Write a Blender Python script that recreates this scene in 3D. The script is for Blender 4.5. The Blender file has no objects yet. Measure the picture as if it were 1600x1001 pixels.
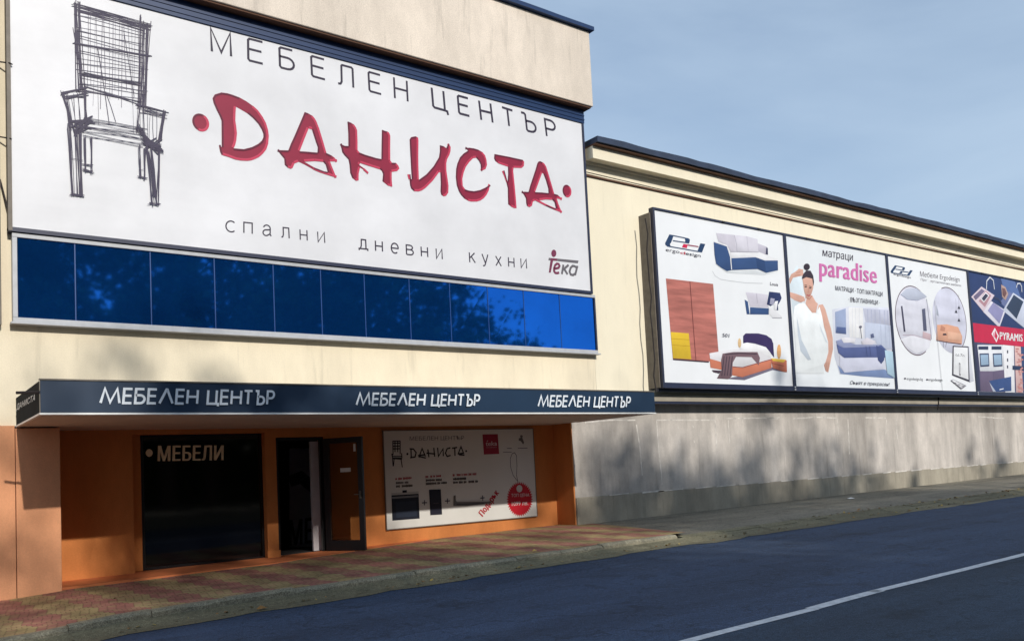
import bpy, math, random
from math import radians, sin, cos, pi
from mathutils import Vector, Matrix
from mathutils.geometry import tessellate_polygon
random.seed(7)
SC = bpy.context.scene
COL = SC.collection

# ---------------------------------------------------------------- camera
F_PX, PP_Y, YAW, PITCH, ROLL, DIST = 1345.7748, 645.6956, .6363, .0643, -.0486, 15.3258
FW = Vector((sin(YAW)*cos(PITCH), cos(YAW)*cos(PITCH), sin(PITCH)))
_r = Vector((cos(YAW), -sin(YAW), 0)); _u = _r.cross(FW)
RT = _r*cos(ROLL) + _u*sin(ROLL); UP = -_r*sin(ROLL) + _u*cos(ROLL)
EYE = Vector((0, -DIST, 1.6))
cam = bpy.data.cameras.new('camera'); cam_o = bpy.data.objects.new('camera', cam); COL.objects.link(cam_o)
cam_o.matrix_world = Matrix(((RT.x, UP.x, -FW.x, EYE.x), (RT.y, UP.y, -FW.y, EYE.y), (RT.z, UP.z, -FW.z, EYE.z), (0, 0, 0, 1)))
cam.sensor_width = 36; cam.lens = F_PX/1600*36; cam.shift_y = (PP_Y-500.5)/1600
cam.clip_end = 2000; cam.clip_start = .1
SC.camera = cam_o

# ---------------------------------------------------------------- light
K = .53                                            # tan of sun elevation as seen across the facade
SUN_TO = Vector((-.035, -1, K)).normalized()
ELEV = math.asin(SUN_TO.z); ROT = math.atan2(SUN_TO.x, SUN_TO.y)
w = bpy.data.worlds.new('World'); SC.world = w; w.use_nodes = True
nt = w.node_tree; N = nt.nodes; L = nt.links
bg = N['Background']
sky = N.new('ShaderNodeTexSky'); sky.sky_type = 'NISHITA'; sky.sun_disc = False
sky.sun_elevation = ELEV; sky.sun_rotation = ROT; sky.air_density = 1.0; sky.dust_density = 1.2; sky.ozone_density = 1.6
tc = N.new('ShaderNodeTexCoord'); mp = N.new('ShaderNodeMapping'); mp.inputs['Scale'].default_value = (1.0, 1.0, 3.2)
nz = N.new('ShaderNodeTexNoise'); nz.inputs['Scale'].default_value = 2.2; nz.inputs['Detail'].default_value = 7; nz.inputs['Roughness'].default_value = .52; nz.inputs['Distortion'].default_value = .6
cr = N.new('ShaderNodeValToRGB'); cr.color_ramp.elements[0].position = .3; cr.color_ramp.elements[1].position = .75
cr.color_ramp.elements[0].color = (.46, .46, .46, 1); cr.color_ramp.elements[1].color = (.95, .95, .95, 1)
mul = N.new('ShaderNodeMath'); mul.operation = 'MULTIPLY'; mul.inputs[1].default_value = 1.0
mx = N.new('ShaderNodeMix'); mx.data_type = 'RGBA'; mx.inputs['B'].default_value = (3.35, 4.3, 5.45, 1)
L.new(tc.outputs['Generated'], mp.inputs[0]); L.new(mp.outputs[0], nz.inputs[0]); L.new(nz.outputs[0], cr.inputs[0])
L.new(cr.outputs[0], mul.inputs[0]); L.new(mul.outputs[0], mx.inputs['Factor']); L.new(sky.outputs[0], mx.inputs['A'])
L.new(mx.outputs['Result'], bg.inputs[0]); bg.inputs[1].default_value = .13
sun = bpy.data.lights.new('sun', 'SUN'); sun.energy = 2.95; sun.angle = radians(.8); sun.color = (1, .95, .87)
sun_o = bpy.data.objects.new('sun', sun); COL.objects.link(sun_o)
sun_o.rotation_euler = SUN_TO.to_track_quat('Z', 'Y').to_euler(); sun_o.location = (0, -30, 30)
SC.view_settings.view_transform = 'Standard'; SC.view_settings.look = 'None'
SC.view_settings.exposure = .22; SC.view_settings.gamma = 1

# ---------------------------------------------------------------- helpers
def ray(u, v): return FW + RT*((u-800)/F_PX) - UP*((v-PP_Y)/F_PX)
def atY(u, v, Y):
    t = ray(u, v); return EYE + t*((Y-EYE.y)/t.y)
def atX(u, v, X):
    t = ray(u, v); return EYE + t*((X-EYE.x)/t.x)
def lin(c): 
    c /= 255; return c/12.92 if c <= .04045 else ((c+.055)/1.055)**2.4
MATS = {}
def mat(name, rgb, rough=.7, var=.12, scale=3, bump=0, bscale=40, metallic=0, spec=.4, k=1.0, stretch=(1,1,1), coat=0):
    """procedural principled material; rgb in 0-255 display values, k scales the albedo"""
    if name in MATS: return MATS[name]
    m = bpy.data.materials.new(name); m.use_nodes = True; MATS[name] = m
    t = m.node_tree; n = t.nodes; l = t.links; b = n['Principled BSDF']
    base = [min(1, lin(c)*k) for c in rgb]
    tc = n.new('ShaderNodeTexCoord'); mp = n.new('ShaderNodeMapping'); mp.inputs['Scale'].default_value = stretch
    l.new(tc.outputs['Object'], mp.inputs[0])
    nz = n.new('ShaderNodeTexNoise'); nz.inputs['Scale'].default_value = scale; nz.inputs['Detail'].default_value = 6; nz.inputs['Roughness'].default_value = .6
    l.new(mp.outputs[0], nz.inputs[0])
    mr = n.new('ShaderNodeMapRange'); mr.inputs[1].default_value = .3; mr.inputs[2].default_value = .7
    mr.inputs[3].default_value = 1-var; mr.inputs[4].default_value = 1+var*.5
    l.new(nz.outputs[0], mr.inputs[0])
    vm = n.new('ShaderNodeVectorMath'); vm.operation = 'SCALE'; vm.inputs[0].default_value = base
    l.new(mr.outputs[0], vm.inputs['Scale']); l.new(vm.outputs[0], b.inputs['Base Color'])
    b.inputs['Roughness'].default_value = rough; b.inputs['Metallic'].default_value = metallic
    b.inputs['Specular IOR Level'].default_value = spec; b.inputs['Coat Weight'].default_value = coat
    if bump:
        n2 = n.new('ShaderNodeTexNoise'); n2.inputs['Scale'].default_value = bscale; n2.inputs['Detail'].default_value = 5
        l.new(tc.outputs['Object'], n2.inputs[0])
        bp = n.new('ShaderNodeBump'); bp.inputs['Strength'].default_value = bump; bp.inputs['Distance'].default_value = .02
        l.new(n2.outputs[0], bp.inputs['Height']); l.new(bp.outputs[0], b.inputs['Normal'])
    return m
INK = {}
def ink(r, g, b):
    """printed colour"""
    key = 'print_%d_%d_%d' % (r, g, b)
    new = key not in MATS
    m = mat(key, (r, g, b), rough=.5, var=.12, scale=1.7, k=.84, spec=.25)
    if new:                                            # the print's own tones, stored per mesh
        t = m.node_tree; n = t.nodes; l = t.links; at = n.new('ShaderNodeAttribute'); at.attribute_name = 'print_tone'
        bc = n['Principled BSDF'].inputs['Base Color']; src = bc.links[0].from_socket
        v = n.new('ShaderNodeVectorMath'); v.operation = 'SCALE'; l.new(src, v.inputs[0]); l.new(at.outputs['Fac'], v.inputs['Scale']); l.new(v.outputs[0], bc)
    return m

def kind(o, k): o['kind'] = k; return o
def tag(o, label, cat, group=None):
    o['label'] = label; o['category'] = cat
    if group: o['group'] = group
    return o
def empty(name, loc, label=None, cat=None, group=None, parent=None):
    o = bpy.data.objects.new(name, None); COL.objects.link(o); o.location = loc; o.empty_display_size = .3
    if parent: o.parent = parent
    if label: tag(o, label, cat, group)
    return o
def worldloc(o):
    v = Vector((0, 0, 0))
    while o: v += Vector(o.location); o = o.parent
    return v

class MB:
    """collects world-space geometry, links it as ONE mesh object"""
    def __init__(s): s.v = []; s.f = []; s.m = []; s.mats = []; s.smooth = False
    def mi(s, m):
        if m not in s.mats: s.mats.append(m)
        return s.mats.index(m)
    def add(s, vs, fs, m):
        o = len(s.v); s.v += [tuple(x) for x in vs]; i = s.mi(m)
        for f in fs: s.f.append(tuple(o+a for a in f)); s.m.append(i)
        return s
    def box(s, x0, x1, y0, y1, z0, z1, m):
        vs = [(x, y, z) for z in (z0, z1) for y in (y0, y1) for x in (x0, x1)]
        return s.add(vs, [(0,2,3,1), (4,5,7,6), (0,1,5,4), (2,6,7,3), (0,4,6,2), (1,3,7,5)], m)
    def quad(s, a, b, c, d, m): return s.add([a, b, c, d], [(0,1,2,3)], m)
    def hexa(s, bot, top, m):
        return s.add(list(bot)+list(top), [(3,2,1,0), (4,5,6,7), (0,1,5,4), (1,2,6,5), (2,3,7,6), (3,0,4,7)], m)
    def prism_y(s, pts, y0, y1, m):
        """solid whose outline pts (x,z) is extruded from y0 to y1"""
        n = len(pts); tr = tessellate_polygon([[Vector((p[0], p[1], 0)) for p in pts]])
        vs = [(x, y0, z) for x, z in pts]+[(x, y1, z) for x, z in pts]
        fs = [tuple(t) for t in tr]+[tuple(a+n for a in reversed(t)) for t in tr]
        fs += [(i, (i+1) % n, (i+1) % n+n, i+n) for i in range(n)]
        return s.add(vs, fs, m)
    def tube(s, pts, rad, m, seg=6):
        pts = [Vector(p) for p in pts]
        rs = rad if isinstance(rad, (list, tuple)) else [rad]*len(pts)
        vs = []; fs = []
        for i, p in enumerate(pts):
            d = (pts[min(i+1, len(pts)-1)]-pts[max(i-1, 0)]).normalized()
            a = d.orthogonal().normalized(); b = d.cross(a)
            for j in range(seg):
                t = 2*pi*j/seg; vs.append(p+(a*cos(t)+b*sin(t))*rs[i])
        for i in range(len(pts)-1):
            for j in range(seg):
                k = (j+1) % seg; fs.append((i*seg+j, i*seg+k, (i+1)*seg+k, (i+1)*seg+j))
        fs.append(tuple(range(seg-1, -1, -1))); fs.append(tuple(range((len(pts)-1)*seg, len(pts)*seg)))
        return s.add(vs, fs, m)
    def build(s, name, parent=None):
        me = bpy.data.meshes.new(name); org = worldloc(parent) if parent else Vector((0, 0, 0))
        me.from_pydata([tuple(Vector(v)-org) for v in s.v], [], s.f)
        for m in s.mats: me.materials.append(m)
        me.polygons.foreach_set('material_index', s.m)
        if s.smooth: me.polygons.foreach_set('use_smooth', [True]*len(s.f))
        me.update()
        o = bpy.data.objects.new(name, me); COL.objects.link(o)
        if parent: o.parent = parent
        return o
def bevel(o, wd=.012, seg=2):
    m = o.modifiers.new('bevel', 'BEVEL'); m.width = wd; m.segments = seg; m.limit_method = 'ANGLE'; return o
def struct(o): o['kind'] = 'structure'; return o

class Sheet:
    """flat printing on a vertical plane (Y = const, or X = const); traced in photo pixels, laid on the real plane"""
    def __init__(s, val, axis='Y'): s.val = val; s.axis = axis; s.mb = MB(); s.lay = 1; s.cnt = 0; s.tone = {}; s.rng = random.Random(17)
    def at(s, p): return (atY if s.axis == 'Y' else atX)(p[0], p[1], s.val)
    def off(s, layer):
        s.cnt += 1; d = -.0025*layer-.00008*s.cnt
        return Vector((0, d, 0)) if s.axis == 'Y' else Vector((d, 0, 0))
    def flat(s, P): return Vector((P.x, P.z, 0)) if s.axis == 'Y' else Vector((-P.y, P.z, 0))
    def up(s): s.lay += 1; return s
    def wpoly(s, W, m, holes=()):
        loops = [[s.flat(p) for p in W]]+[[s.flat(p) for p in h] for h in holes]
        allp = list(W)
        for h in holes: allp += list(h)
        o = s.off(s.lay); z0 = min(p.z for p in allp); z1 = max(p.z for p in allp); k0 = len(s.mb.v)
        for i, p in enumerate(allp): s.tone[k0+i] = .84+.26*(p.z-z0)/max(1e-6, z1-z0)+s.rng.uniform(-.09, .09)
        s.mb.add([p+o for p in allp], [tuple(t) for t in tessellate_polygon(loops)], m)
    def poly(s, pts, m, holes=()):
        s.wpoly([s.at(p) for p in pts], m, [[s.at(p) for p in h] for h in holes])
    def wribbon(s, W, wd, m, closed=False):
        n = len(W)
        if n < 2: return
        lo = s.off(s.lay)
        F = [s.flat(p).to_2d() for p in W]; vs = []; fs = []
        for i in range(n):
            a = F[(i-1) % n] if (closed or i > 0) else None
            c = F[(i+1) % n] if (closed or i < n-1) else None
            d1 = (F[i]-a) if a is not None else None; d2 = (c-F[i]) if c is not None else None
            if d1 is None or d1.length < 1e-7: d1 = d2
            if d2 is None or d2.length < 1e-7: d2 = d1
            d1 = d1.normalized(); d2 = d2.normalized()
            n1 = Vector((-d1.y, d1.x)); n2 = Vector((-d2.y, d2.x)); mm = n1+n2
            if mm.length < .3: mm = n1
            mm = mm.normalized(); kk = min(2.0, 1/max(.3, mm.dot(n1)))
            o = mm*(wd/2*kk)
            for q in (F[i]+o, F[i]-o):
                P = Vector((q.x, s.val, q.y)) if s.axis == 'Y' else Vector((s.val, -q.x, q.y))
                vs.append(P+lo)
        for i in range(n if closed else n-1):
            j = (i+1) % n; fs.append((2*i, 2*i+1, 2*j+1, 2*j))
        s.mb.add(vs, fs, m)
    def ribbon(s, pts, wd, m, closed=False): s.wribbon([s.at(p) for p in pts], wd, m, closed)
    def ell(s, c, rx, ry, m, n=28, tilt=0):
        s.poly([(c[0]+rx*cos(t)*cos(tilt)-ry*sin(t)*sin(tilt), c[1]+rx*cos(t)*sin(tilt)+ry*sin(t)*cos(tilt)) for t in [2*pi*i/n for i in range(n)]], m)
    def text(s, body, BL, BR, TL, m, ref='cap', bold=0, shear=0):
        c = bpy.data.curves.new('text', 'FONT'); c.body = body; c.resolution_u = 3; c.space_character = 1+bold*1.5
        o = bpy.data.objects.new('text', c); COL.objects.link(o)
        bpy.context.view_layer.update()
        dg = bpy.context.evaluated_depsgraph_get()
        me = bpy.data.meshes.new_from_object(o.evaluated_get(dg))
        bpy.data.objects.remove(o); bpy.data.curves.remove(c)
        x0 = min(v.co.x for v in me.vertices); x1 = max(v.co.x for v in me.vertices)
        h = .727 if ref == 'cap' else .546
        A, B, C = s.at(BL), s.at(BR), s.at(TL)
        for sh_ in ((-1, -.3, .3, 1) if bold > .02 else (-1, 1) if bold else (0,)):       # heavier weights: the outline laid over itself, shifted
            dx = sh_*bold*.9; lo = s.off(s.lay)
            vs = [A+(B-A)*((v.co.x+dx-x0)/(x1-x0))+(C-A)*(v.co.y/h)+(B-A).normalized()*shear*(v.co.y/h)*(C-A).length+lo for v in me.vertices]
            st = Vector((0, -4e-5, 0)) if s.axis == 'Y' else Vector((-4e-5, 0, 0))
            for i, p in enumerate(me.polygons):               # font outlines overlap: no two faces may share a plane
                s.mb.add([vs[k]+st*(i % 48) for k in p.vertices], [tuple(range(len(p.vertices)))], m)
            s.cnt += 24
        bpy.data.meshes.remove(me)
    def build(s, name, parent):
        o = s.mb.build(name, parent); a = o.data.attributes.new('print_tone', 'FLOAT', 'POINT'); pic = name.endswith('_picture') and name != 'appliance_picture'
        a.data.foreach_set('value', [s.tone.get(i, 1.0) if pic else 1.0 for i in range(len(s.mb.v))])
        return o
def T(ox, oy, sc):
    """pixels of an enlarged crop -> pixels of the photograph"""
    return lambda *p: [(ox+a/sc, oy+b/sc) for a, b in p]

# monoline capitals and small letters on a unit box, baseline at 0, cap height 1
def arc(cx, cy, rx, ry, a0, a1, n=8): return [(cx+rx*cos(radians(a0+(a1-a0)*i/n)), cy+ry*sin(radians(a0+(a1-a0)*i/n))) for i in range(n+1)]
GL = {
 'М': [[(.02,0), (.0,1), (.5,.06), (1,1), (1,0)]],
 'М2': [[(0,0), (.17,1), (.5,.05), (.83,1), (1,0)]],
 'Е': [[(1,1), (.1,1), (0,.93), (0,.07), (.1,0), (1,0)], [(0,.53), (.92,.53)]],
 'Е2': [[(1,1), (0,1), (0,0), (1,0)], [(0,.52), (.95,.52)]],
 'Б': [[(.92,1), (.1,1), (.0,.93), (0,.08), (.1,0), (.5,0)]+arc(.55,.28,.45,.28,-90,90)[0:]+[(0,.56)]],
 'Б2': [[(.9,1), (0,1), (0,0), (.5,0)]+arc(.5,.28,.5,.28,-90,90)+[(0,.56)]],
 'Л': [[(0,.02), (.16,.04), (.24,.16), (.26,.95), (.32,1), (.92,1), (1,.94), (1,0)]],
 'Л2': [[(0,0), (.47,1), (.53,1), (1,0)]],
 'Н': [[(0,0), (0,1)], [(1,0), (1,1)], [(0,.5), (1,.5)]],
 'Ц': [[(0,1), (0,.07), (.1,0), (.9,0)], [(.88,1), (.88,0), (1.06,-.02), (1.1,-.2)]],
 'Ц2': [[(0,1), (0,0), (1.06,0), (1.06,-.18)], [(.86,1), (.86,0)]],
 'Т': [[(0,1), (1,1)], [(.5,1), (.5,0)]],
 'Ъ': [[(0,1), (.22,1), (.3,.93), (.3,.07), (.38,0), (.62,0)]+arc(.64,.29,.36,.29,-90,90)+[(.3,.58)]],
 'Ъ2': [[(0,1), (.3,1), (.3,0), (.62,0)]+arc(.62,.29,.38,.29,-90,90)+[(.3,.58)]],
 'Р': [[(0,0), (0,1), (.5,1)]+arc(.55,.73,.45,.27,90,-90)+[(0,.46)]],
 'с': [arc(.55,.5,.52,.5,48,312,14)],
 'п': [[(0,0), (0,1), (1,1), (1,0)]],
 'а': [[(.05,.78)]+arc(.48,.68,.42,.32,150,10,8)+[(.88,.15), (1.02,0)], [(.88,.6), (.4,.54)]+arc(.36,.27,.36,.27,90,290,8)+[(.88,.2)]],
 'л': [[(0,.02), (.18,.1), (.26,.3), (.28,1), (1,1), (1,0)]],
 'н': [[(0,0), (0,1)], [(1,0), (1,1)], [(0,.5), (1,.5)]],
 'и': [[(0,1), (0,0), (1,1), (1,0)]],
 'д': [[(0,-.02), (0,.14), (1,.14), (1,-.02)], [(.14,.14), (.26,.4), (.3,1), (.8,1), (.8,.14)]],
 'е': [[(.03,.5), (1,.5)]+arc(.5,.5,.5,.5,0,310,16)],
 'в': [[(0,0), (0,1), (.5,1)]+arc(.55,.77,.35,.23,90,-90,6)+[(0,.54)], [(.5,.54)]+arc(.58,.27,.42,.27,90,-90,6)+[(0,0)]],
 'к': [[(0,0), (0,1)], [(.95,1), (.05,.45)], [(.32,.6), (1,0)]],
 'у': [[(0,1), (.52,.05)], [(1,1), (.45,-.18), (.3,-.27), (.1,-.27)]],
 'х': [[(0,1), (1,0)], [(1,1), (0,0)]],
}
def glyph(sh, ch, BL, BR, TL, wd, m):
    A, B, C = sh.at(BL), sh.at(BR), sh.at(TL)
    for st in GL[ch]: sh.wribbon([A+(B-A)*x+(C-A)*y for x, y in st], wd, m)

# ---------------------------------------------------------------- materials
def plaster(name, rgb, k, stain, scale=.5, rough=.9, streak=(1,1,.25), fine=.05, grime=.0):
    m = bpy.data.materials.new(name); m.use_nodes = True
    t = m.node_tree; n = t.nodes; l = t.links; b = n['Principled BSDF']
    b.inputs['Roughness'].default_value = rough; b.inputs['Specular IOR Level'].default_value = .2
    tc = n.new('ShaderNodeTexCoord')
    def noise(sc, st, det=6):
        mp = n.new('ShaderNodeMapping'); mp.inputs['Scale'].default_value = st; l.new(tc.outputs['Object'], mp.inputs[0])
        z = n.new('ShaderNodeTexNoise'); z.inputs['Scale'].default_value = sc; z.inputs['Detail'].default_value = det; z.inputs['Roughness'].default_value = .62
        l.new(mp.outputs[0], z.inputs[0]); return z
    def rng(src, a, b_, lo, hi):
        r = n.new('ShaderNodeMapRange'); r.inputs[1].default_value = a; r.inputs[2].default_value = b_; r.inputs[3].default_value = lo; r.inputs[4].default_value = hi
        l.new(src, r.inputs[0]); return r.outputs[0]
    def mult(a, b_):
        q = n.new('ShaderNodeMath'); q.operation = 'MULTIPLY'; l.new(a, q.inputs[0]); l.new(b_, q.inputs[1]); return q.outputs[0]
    f = rng(noise(scale, streak).outputs[0], .35, .68, 1-stain, 1+stain*.3)
    f = mult(f, rng(noise(scale*5, (1,1,.5)).outputs[0], .3, .7, 1-stain*.45, 1+stain*.2))
    f = mult(f, rng(noise(45, (1,1,1), 3).outputs[0], .3, .7, 1-fine, 1+fine))
    if grime: f = mult(f, rng(noise(3.5, (1.4,1,.12), 8).outputs[0], .56, .74, 1, 1-grime))
    vm = n.new('ShaderNodeVectorMath'); vm.operation = 'SCALE'; vm.inputs[0].default_value = [lin(c)*k for c in rgb]
    l.new(f, vm.inputs['Scale']); l.new(vm.outputs[0], b.inputs['Base Color'])
    bp = n.new('ShaderNodeBump'); bp.inputs['Strength'].default_value = .35; bp.inputs['Distance'].default_value = .01
    l.new(noise(60, (1,1,1), 4).outputs[0], bp.inputs['Height']); l.new(bp.outputs[0], b.inputs['Normal'])
    MATS[name] = m; return m
M_CREAM = plaster('cream_plaster', (246,233,206), .9, .14, .6, grime=.2)
M_CREAM2 = plaster('cream_plaster_clean', (251,241,216), .86, .08, .5, grime=.1)
M_RENDER = plaster('rough_cream_render', (232,219,204), .92, .16, .9, fine=.14, grime=.32)
M_GREY = plaster('stained_grey_render', (204,196,188), .96, .4, .55, streak=(1.3,1,.22), fine=.08, grime=.28)
M_PLINTH = plaster('grey_plinth_render', (174,166,150), .9, .3, .8, fine=.1, grime=.3)
M_ORANGE = plaster('orange_plaster', (212,134,76), .88, .16, 1.2)
M_PEACH = plaster('faded_orange_plaster', (230,164,122), .93, .16, 1.1)
M_SOFFIT = plaster('soffit_plaster', (204,194,186), .92, .12, .8)
M_BLUE = mat('dark_blue_metal', (14,46,88), .45, .2, 2, stretch=(1,1,8))
M_NAVY = mat('navy_panel', (28,50,74), .38, .12, 1.2, spec=.5)
M_NAVYF = mat('navy_frame_steel', (38,44,68), .45, .15, 4)
M_ALU = mat('aluminium_profile', (176,178,182), .4, .12, 6, spec=.5)
M_WHITE = mat('white_trim', (225,225,222), .5, .1, 5)
M_BLACK = mat('black_aluminium', (20,20,22), .35, .15, 5)
M_STEEL = mat('weathered_steel', (116,108,98), .6, .25, 6)
M_DARK = mat('dark_interior', (44,42,42), .9, .2, 2)
M_CABLE = mat('cable_rubber', (40,34,34), .7, .1, 5)
M_BROWN = mat('brown_soffit_board', (96,66,50), .8, .2, 2)

def banner_vinyl():
    m = mat('banner_vinyl', (239,239,243), .42, .13, .5, spec=.35, k=.79)
    t = m.node_tree; n = t.nodes; l = t.links; b = n['Principled BSDF']
    tc = n.new('ShaderNodeTexCoord'); mp = n.new('ShaderNodeMapping'); mp.inputs['Scale'].default_value = (.35, 1, 1.6); mp.inputs['Rotation'].default_value = (0, .25, 0)
    l.new(tc.outputs['Object'], mp.inputs[0])
    z = n.new('ShaderNodeTexNoise'); z.inputs['Scale'].default_value = 1.1; z.inputs['Detail'].default_value = 3; l.new(mp.outputs[0], z.inputs[0])
    bp = n.new('ShaderNodeBump'); bp.inputs['Strength'].default_value = .09; bp.inputs['Distance'].default_value = .1
    l.new(z.outputs[0], bp.inputs['Height']); l.new(bp.outputs[0], b.inputs['Normal'])
    return m
M_VINYL = banner_vinyl()
M_POSTER = mat('poster_vinyl', (245,247,250), .45, .06, .6, spec=.3, k=.83)

def tinted_glass():
    m = mat('blue_mirror_glass', (22,104,204), .035, .12, .8, metallic=.88, spec=.6)
    t = m.node_tree; n = t.nodes; l = t.links; b = n['Principled BSDF']
    tc = n.new('ShaderNodeTexCoord'); z = n.new('ShaderNodeTexNoise'); z.inputs['Scale'].default_value = .8; l.new(tc.outputs['Object'], z.inputs[0])
    bp = n.new('ShaderNodeBump'); bp.inputs['Strength'].default_value = .03; bp.inputs['Distance'].default_value = .03
    l.new(z.outputs[0], bp.inputs['Height']); l.new(bp.outputs[0], b.inputs['Normal'])
    return m
M_BGLASS = tinted_glass()
M_SGLASS = mat('dark_shop_glass', (8,9,11), .05, .2, 1, spec=.5)
def clear_glass():
    m = bpy.data.materials.new('clear_door_glass'); m.use_nodes = True; t = m.node_tree; n = t.nodes; l = t.links
    tr = n.new('ShaderNodeBsdfTransparent'); tr.inputs[0].default_value = (.6, .6, .57, 1); gl = n.new('ShaderNodeBsdfGlossy'); gl.inputs['Roughness'].default_value = .03
    fr = n.new('ShaderNodeFresnel'); fr.inputs[0].default_value = 1.45; mx = n.new('ShaderNodeMixShader')
    l.new(fr.outputs[0], mx.inputs[0]); l.new(tr.outputs[0], mx.inputs[1]); l.new(gl.outputs[0], mx.inputs[2]); l.new(mx.outputs[0], n['Material Output'].inputs[0])
    return m
M_CGLASS = clear_glass()

def paving():
    m = bpy.data.materials.new('red_and_yellow_pavers'); m.use_nodes = True; t = m.node_tree; n = t.nodes; l = t.links; b = n['Principled BSDF']
    tc = n.new('ShaderNodeTexCoord'); sp = n.new('ShaderNodeSeparateXYZ'); l.new(tc.outputs['Object'], sp.inputs[0])
    def math_(op, a, c=None):
        q = n.new('ShaderNodeMath'); q.operation = op
        for i, x in enumerate((a, c)):
            if x is None: continue
            if isinstance(x, (int, float)): q.inputs[i].default_value = x
            else: l.new(x, q.inputs[i])
        return q.outputs[0]
    row = math_('FLOOR', math_('DIVIDE', sp.outputs[1], .11))
    zig = math_('PINGPONG', math_('MULTIPLY', row, .11), .33)
    xs = math_('ADD', math_('ADD', sp.outputs[0], math_('MULTIPLY', zig, .3)), math_('MULTIPLY', row, .012))
    cell = math_('FLOOR', math_('DIVIDE', xs, .11))
    band = math_('GREATER_THAN', math_('MODULO', math_('ADD', math_('MULTIPLY', cell, .11), 100), .88), .44)
    wn = n.new('ShaderNodeTexWhiteNoise'); wn.noise_dimensions = '2D'; cb = n.new('ShaderNodeCombineXYZ'); l.new(cell, cb.inputs[0]); l.new(row, cb.inputs[1]); l.new(cb.outputs[0], wn.inputs['Vector'])
    mix = n.new('ShaderNodeMix'); mix.data_type = 'RGBA'
    mix.inputs['A'].default_value = (lin(166)*1.0, lin(112)*1.0, lin(98)*1.0, 1); mix.inputs['B'].default_value = (lin(172)*1.0, lin(150)*1.0, lin(106)*1.0, 1)
    bn = math_('ADD', band, math_('MULTIPLY', math_('SUBTRACT', wn.outputs[0], .5), .9)); l.new(bn, mix.inputs['Factor'])
    nz = n.new('ShaderNodeTexNoise'); nz.inputs['Scale'].default_value = 2.2; nz.inputs['Detail'].default_value = 8; l.new(tc.outputs['Object'], nz.inputs[0])
    mr = n.new('ShaderNodeMapRange'); mr.inputs[1].default_value = .3; mr.inputs[2].default_value = .7; mr.inputs[3].default_value = .62; mr.inputs[4].default_value = 1.1; l.new(nz.outputs[0], mr.inputs[0])
    # joints between pavers
    fx = math_('ABSOLUTE', math_('SUBTRACT', math_('FRACT', math_('DIVIDE', xs, .11)), .5)); fy = math_('ABSOLUTE', math_('SUBTRACT', math_('FRACT', math_('DIVIDE', sp.outputs[1], .11)), .5))
    j = math_('GREATER_THAN', math_('MAXIMUM', fx, fy), .455)
    jf = math_('SUBTRACT', 1, math_('MULTIPLY', j, .5))
    vm = n.new('ShaderNodeVectorMath'); vm.operation = 'SCALE'; l.new(mix.outputs['Result'], vm.inputs[0]); l.new(math_('MULTIPLY', mr.outputs[0], jf), vm.inputs['Scale'])
    l.new(vm.outputs[0], b.inputs['Base Color']); b.inputs['Roughness'].default_value = .9; b.inputs['Specular IOR Level'].default_value = .2
    bp = n.new('ShaderNodeBump'); bp.inputs['Strength'].default_value = .5; bp.inputs['Distance'].default_value = .008; l.new(math_('MULTIPLY', jf, 1), bp.inputs['Height']); l.new(bp.outputs[0], b.inputs['Normal'])
    return m
M_PAVE = paving()
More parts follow.
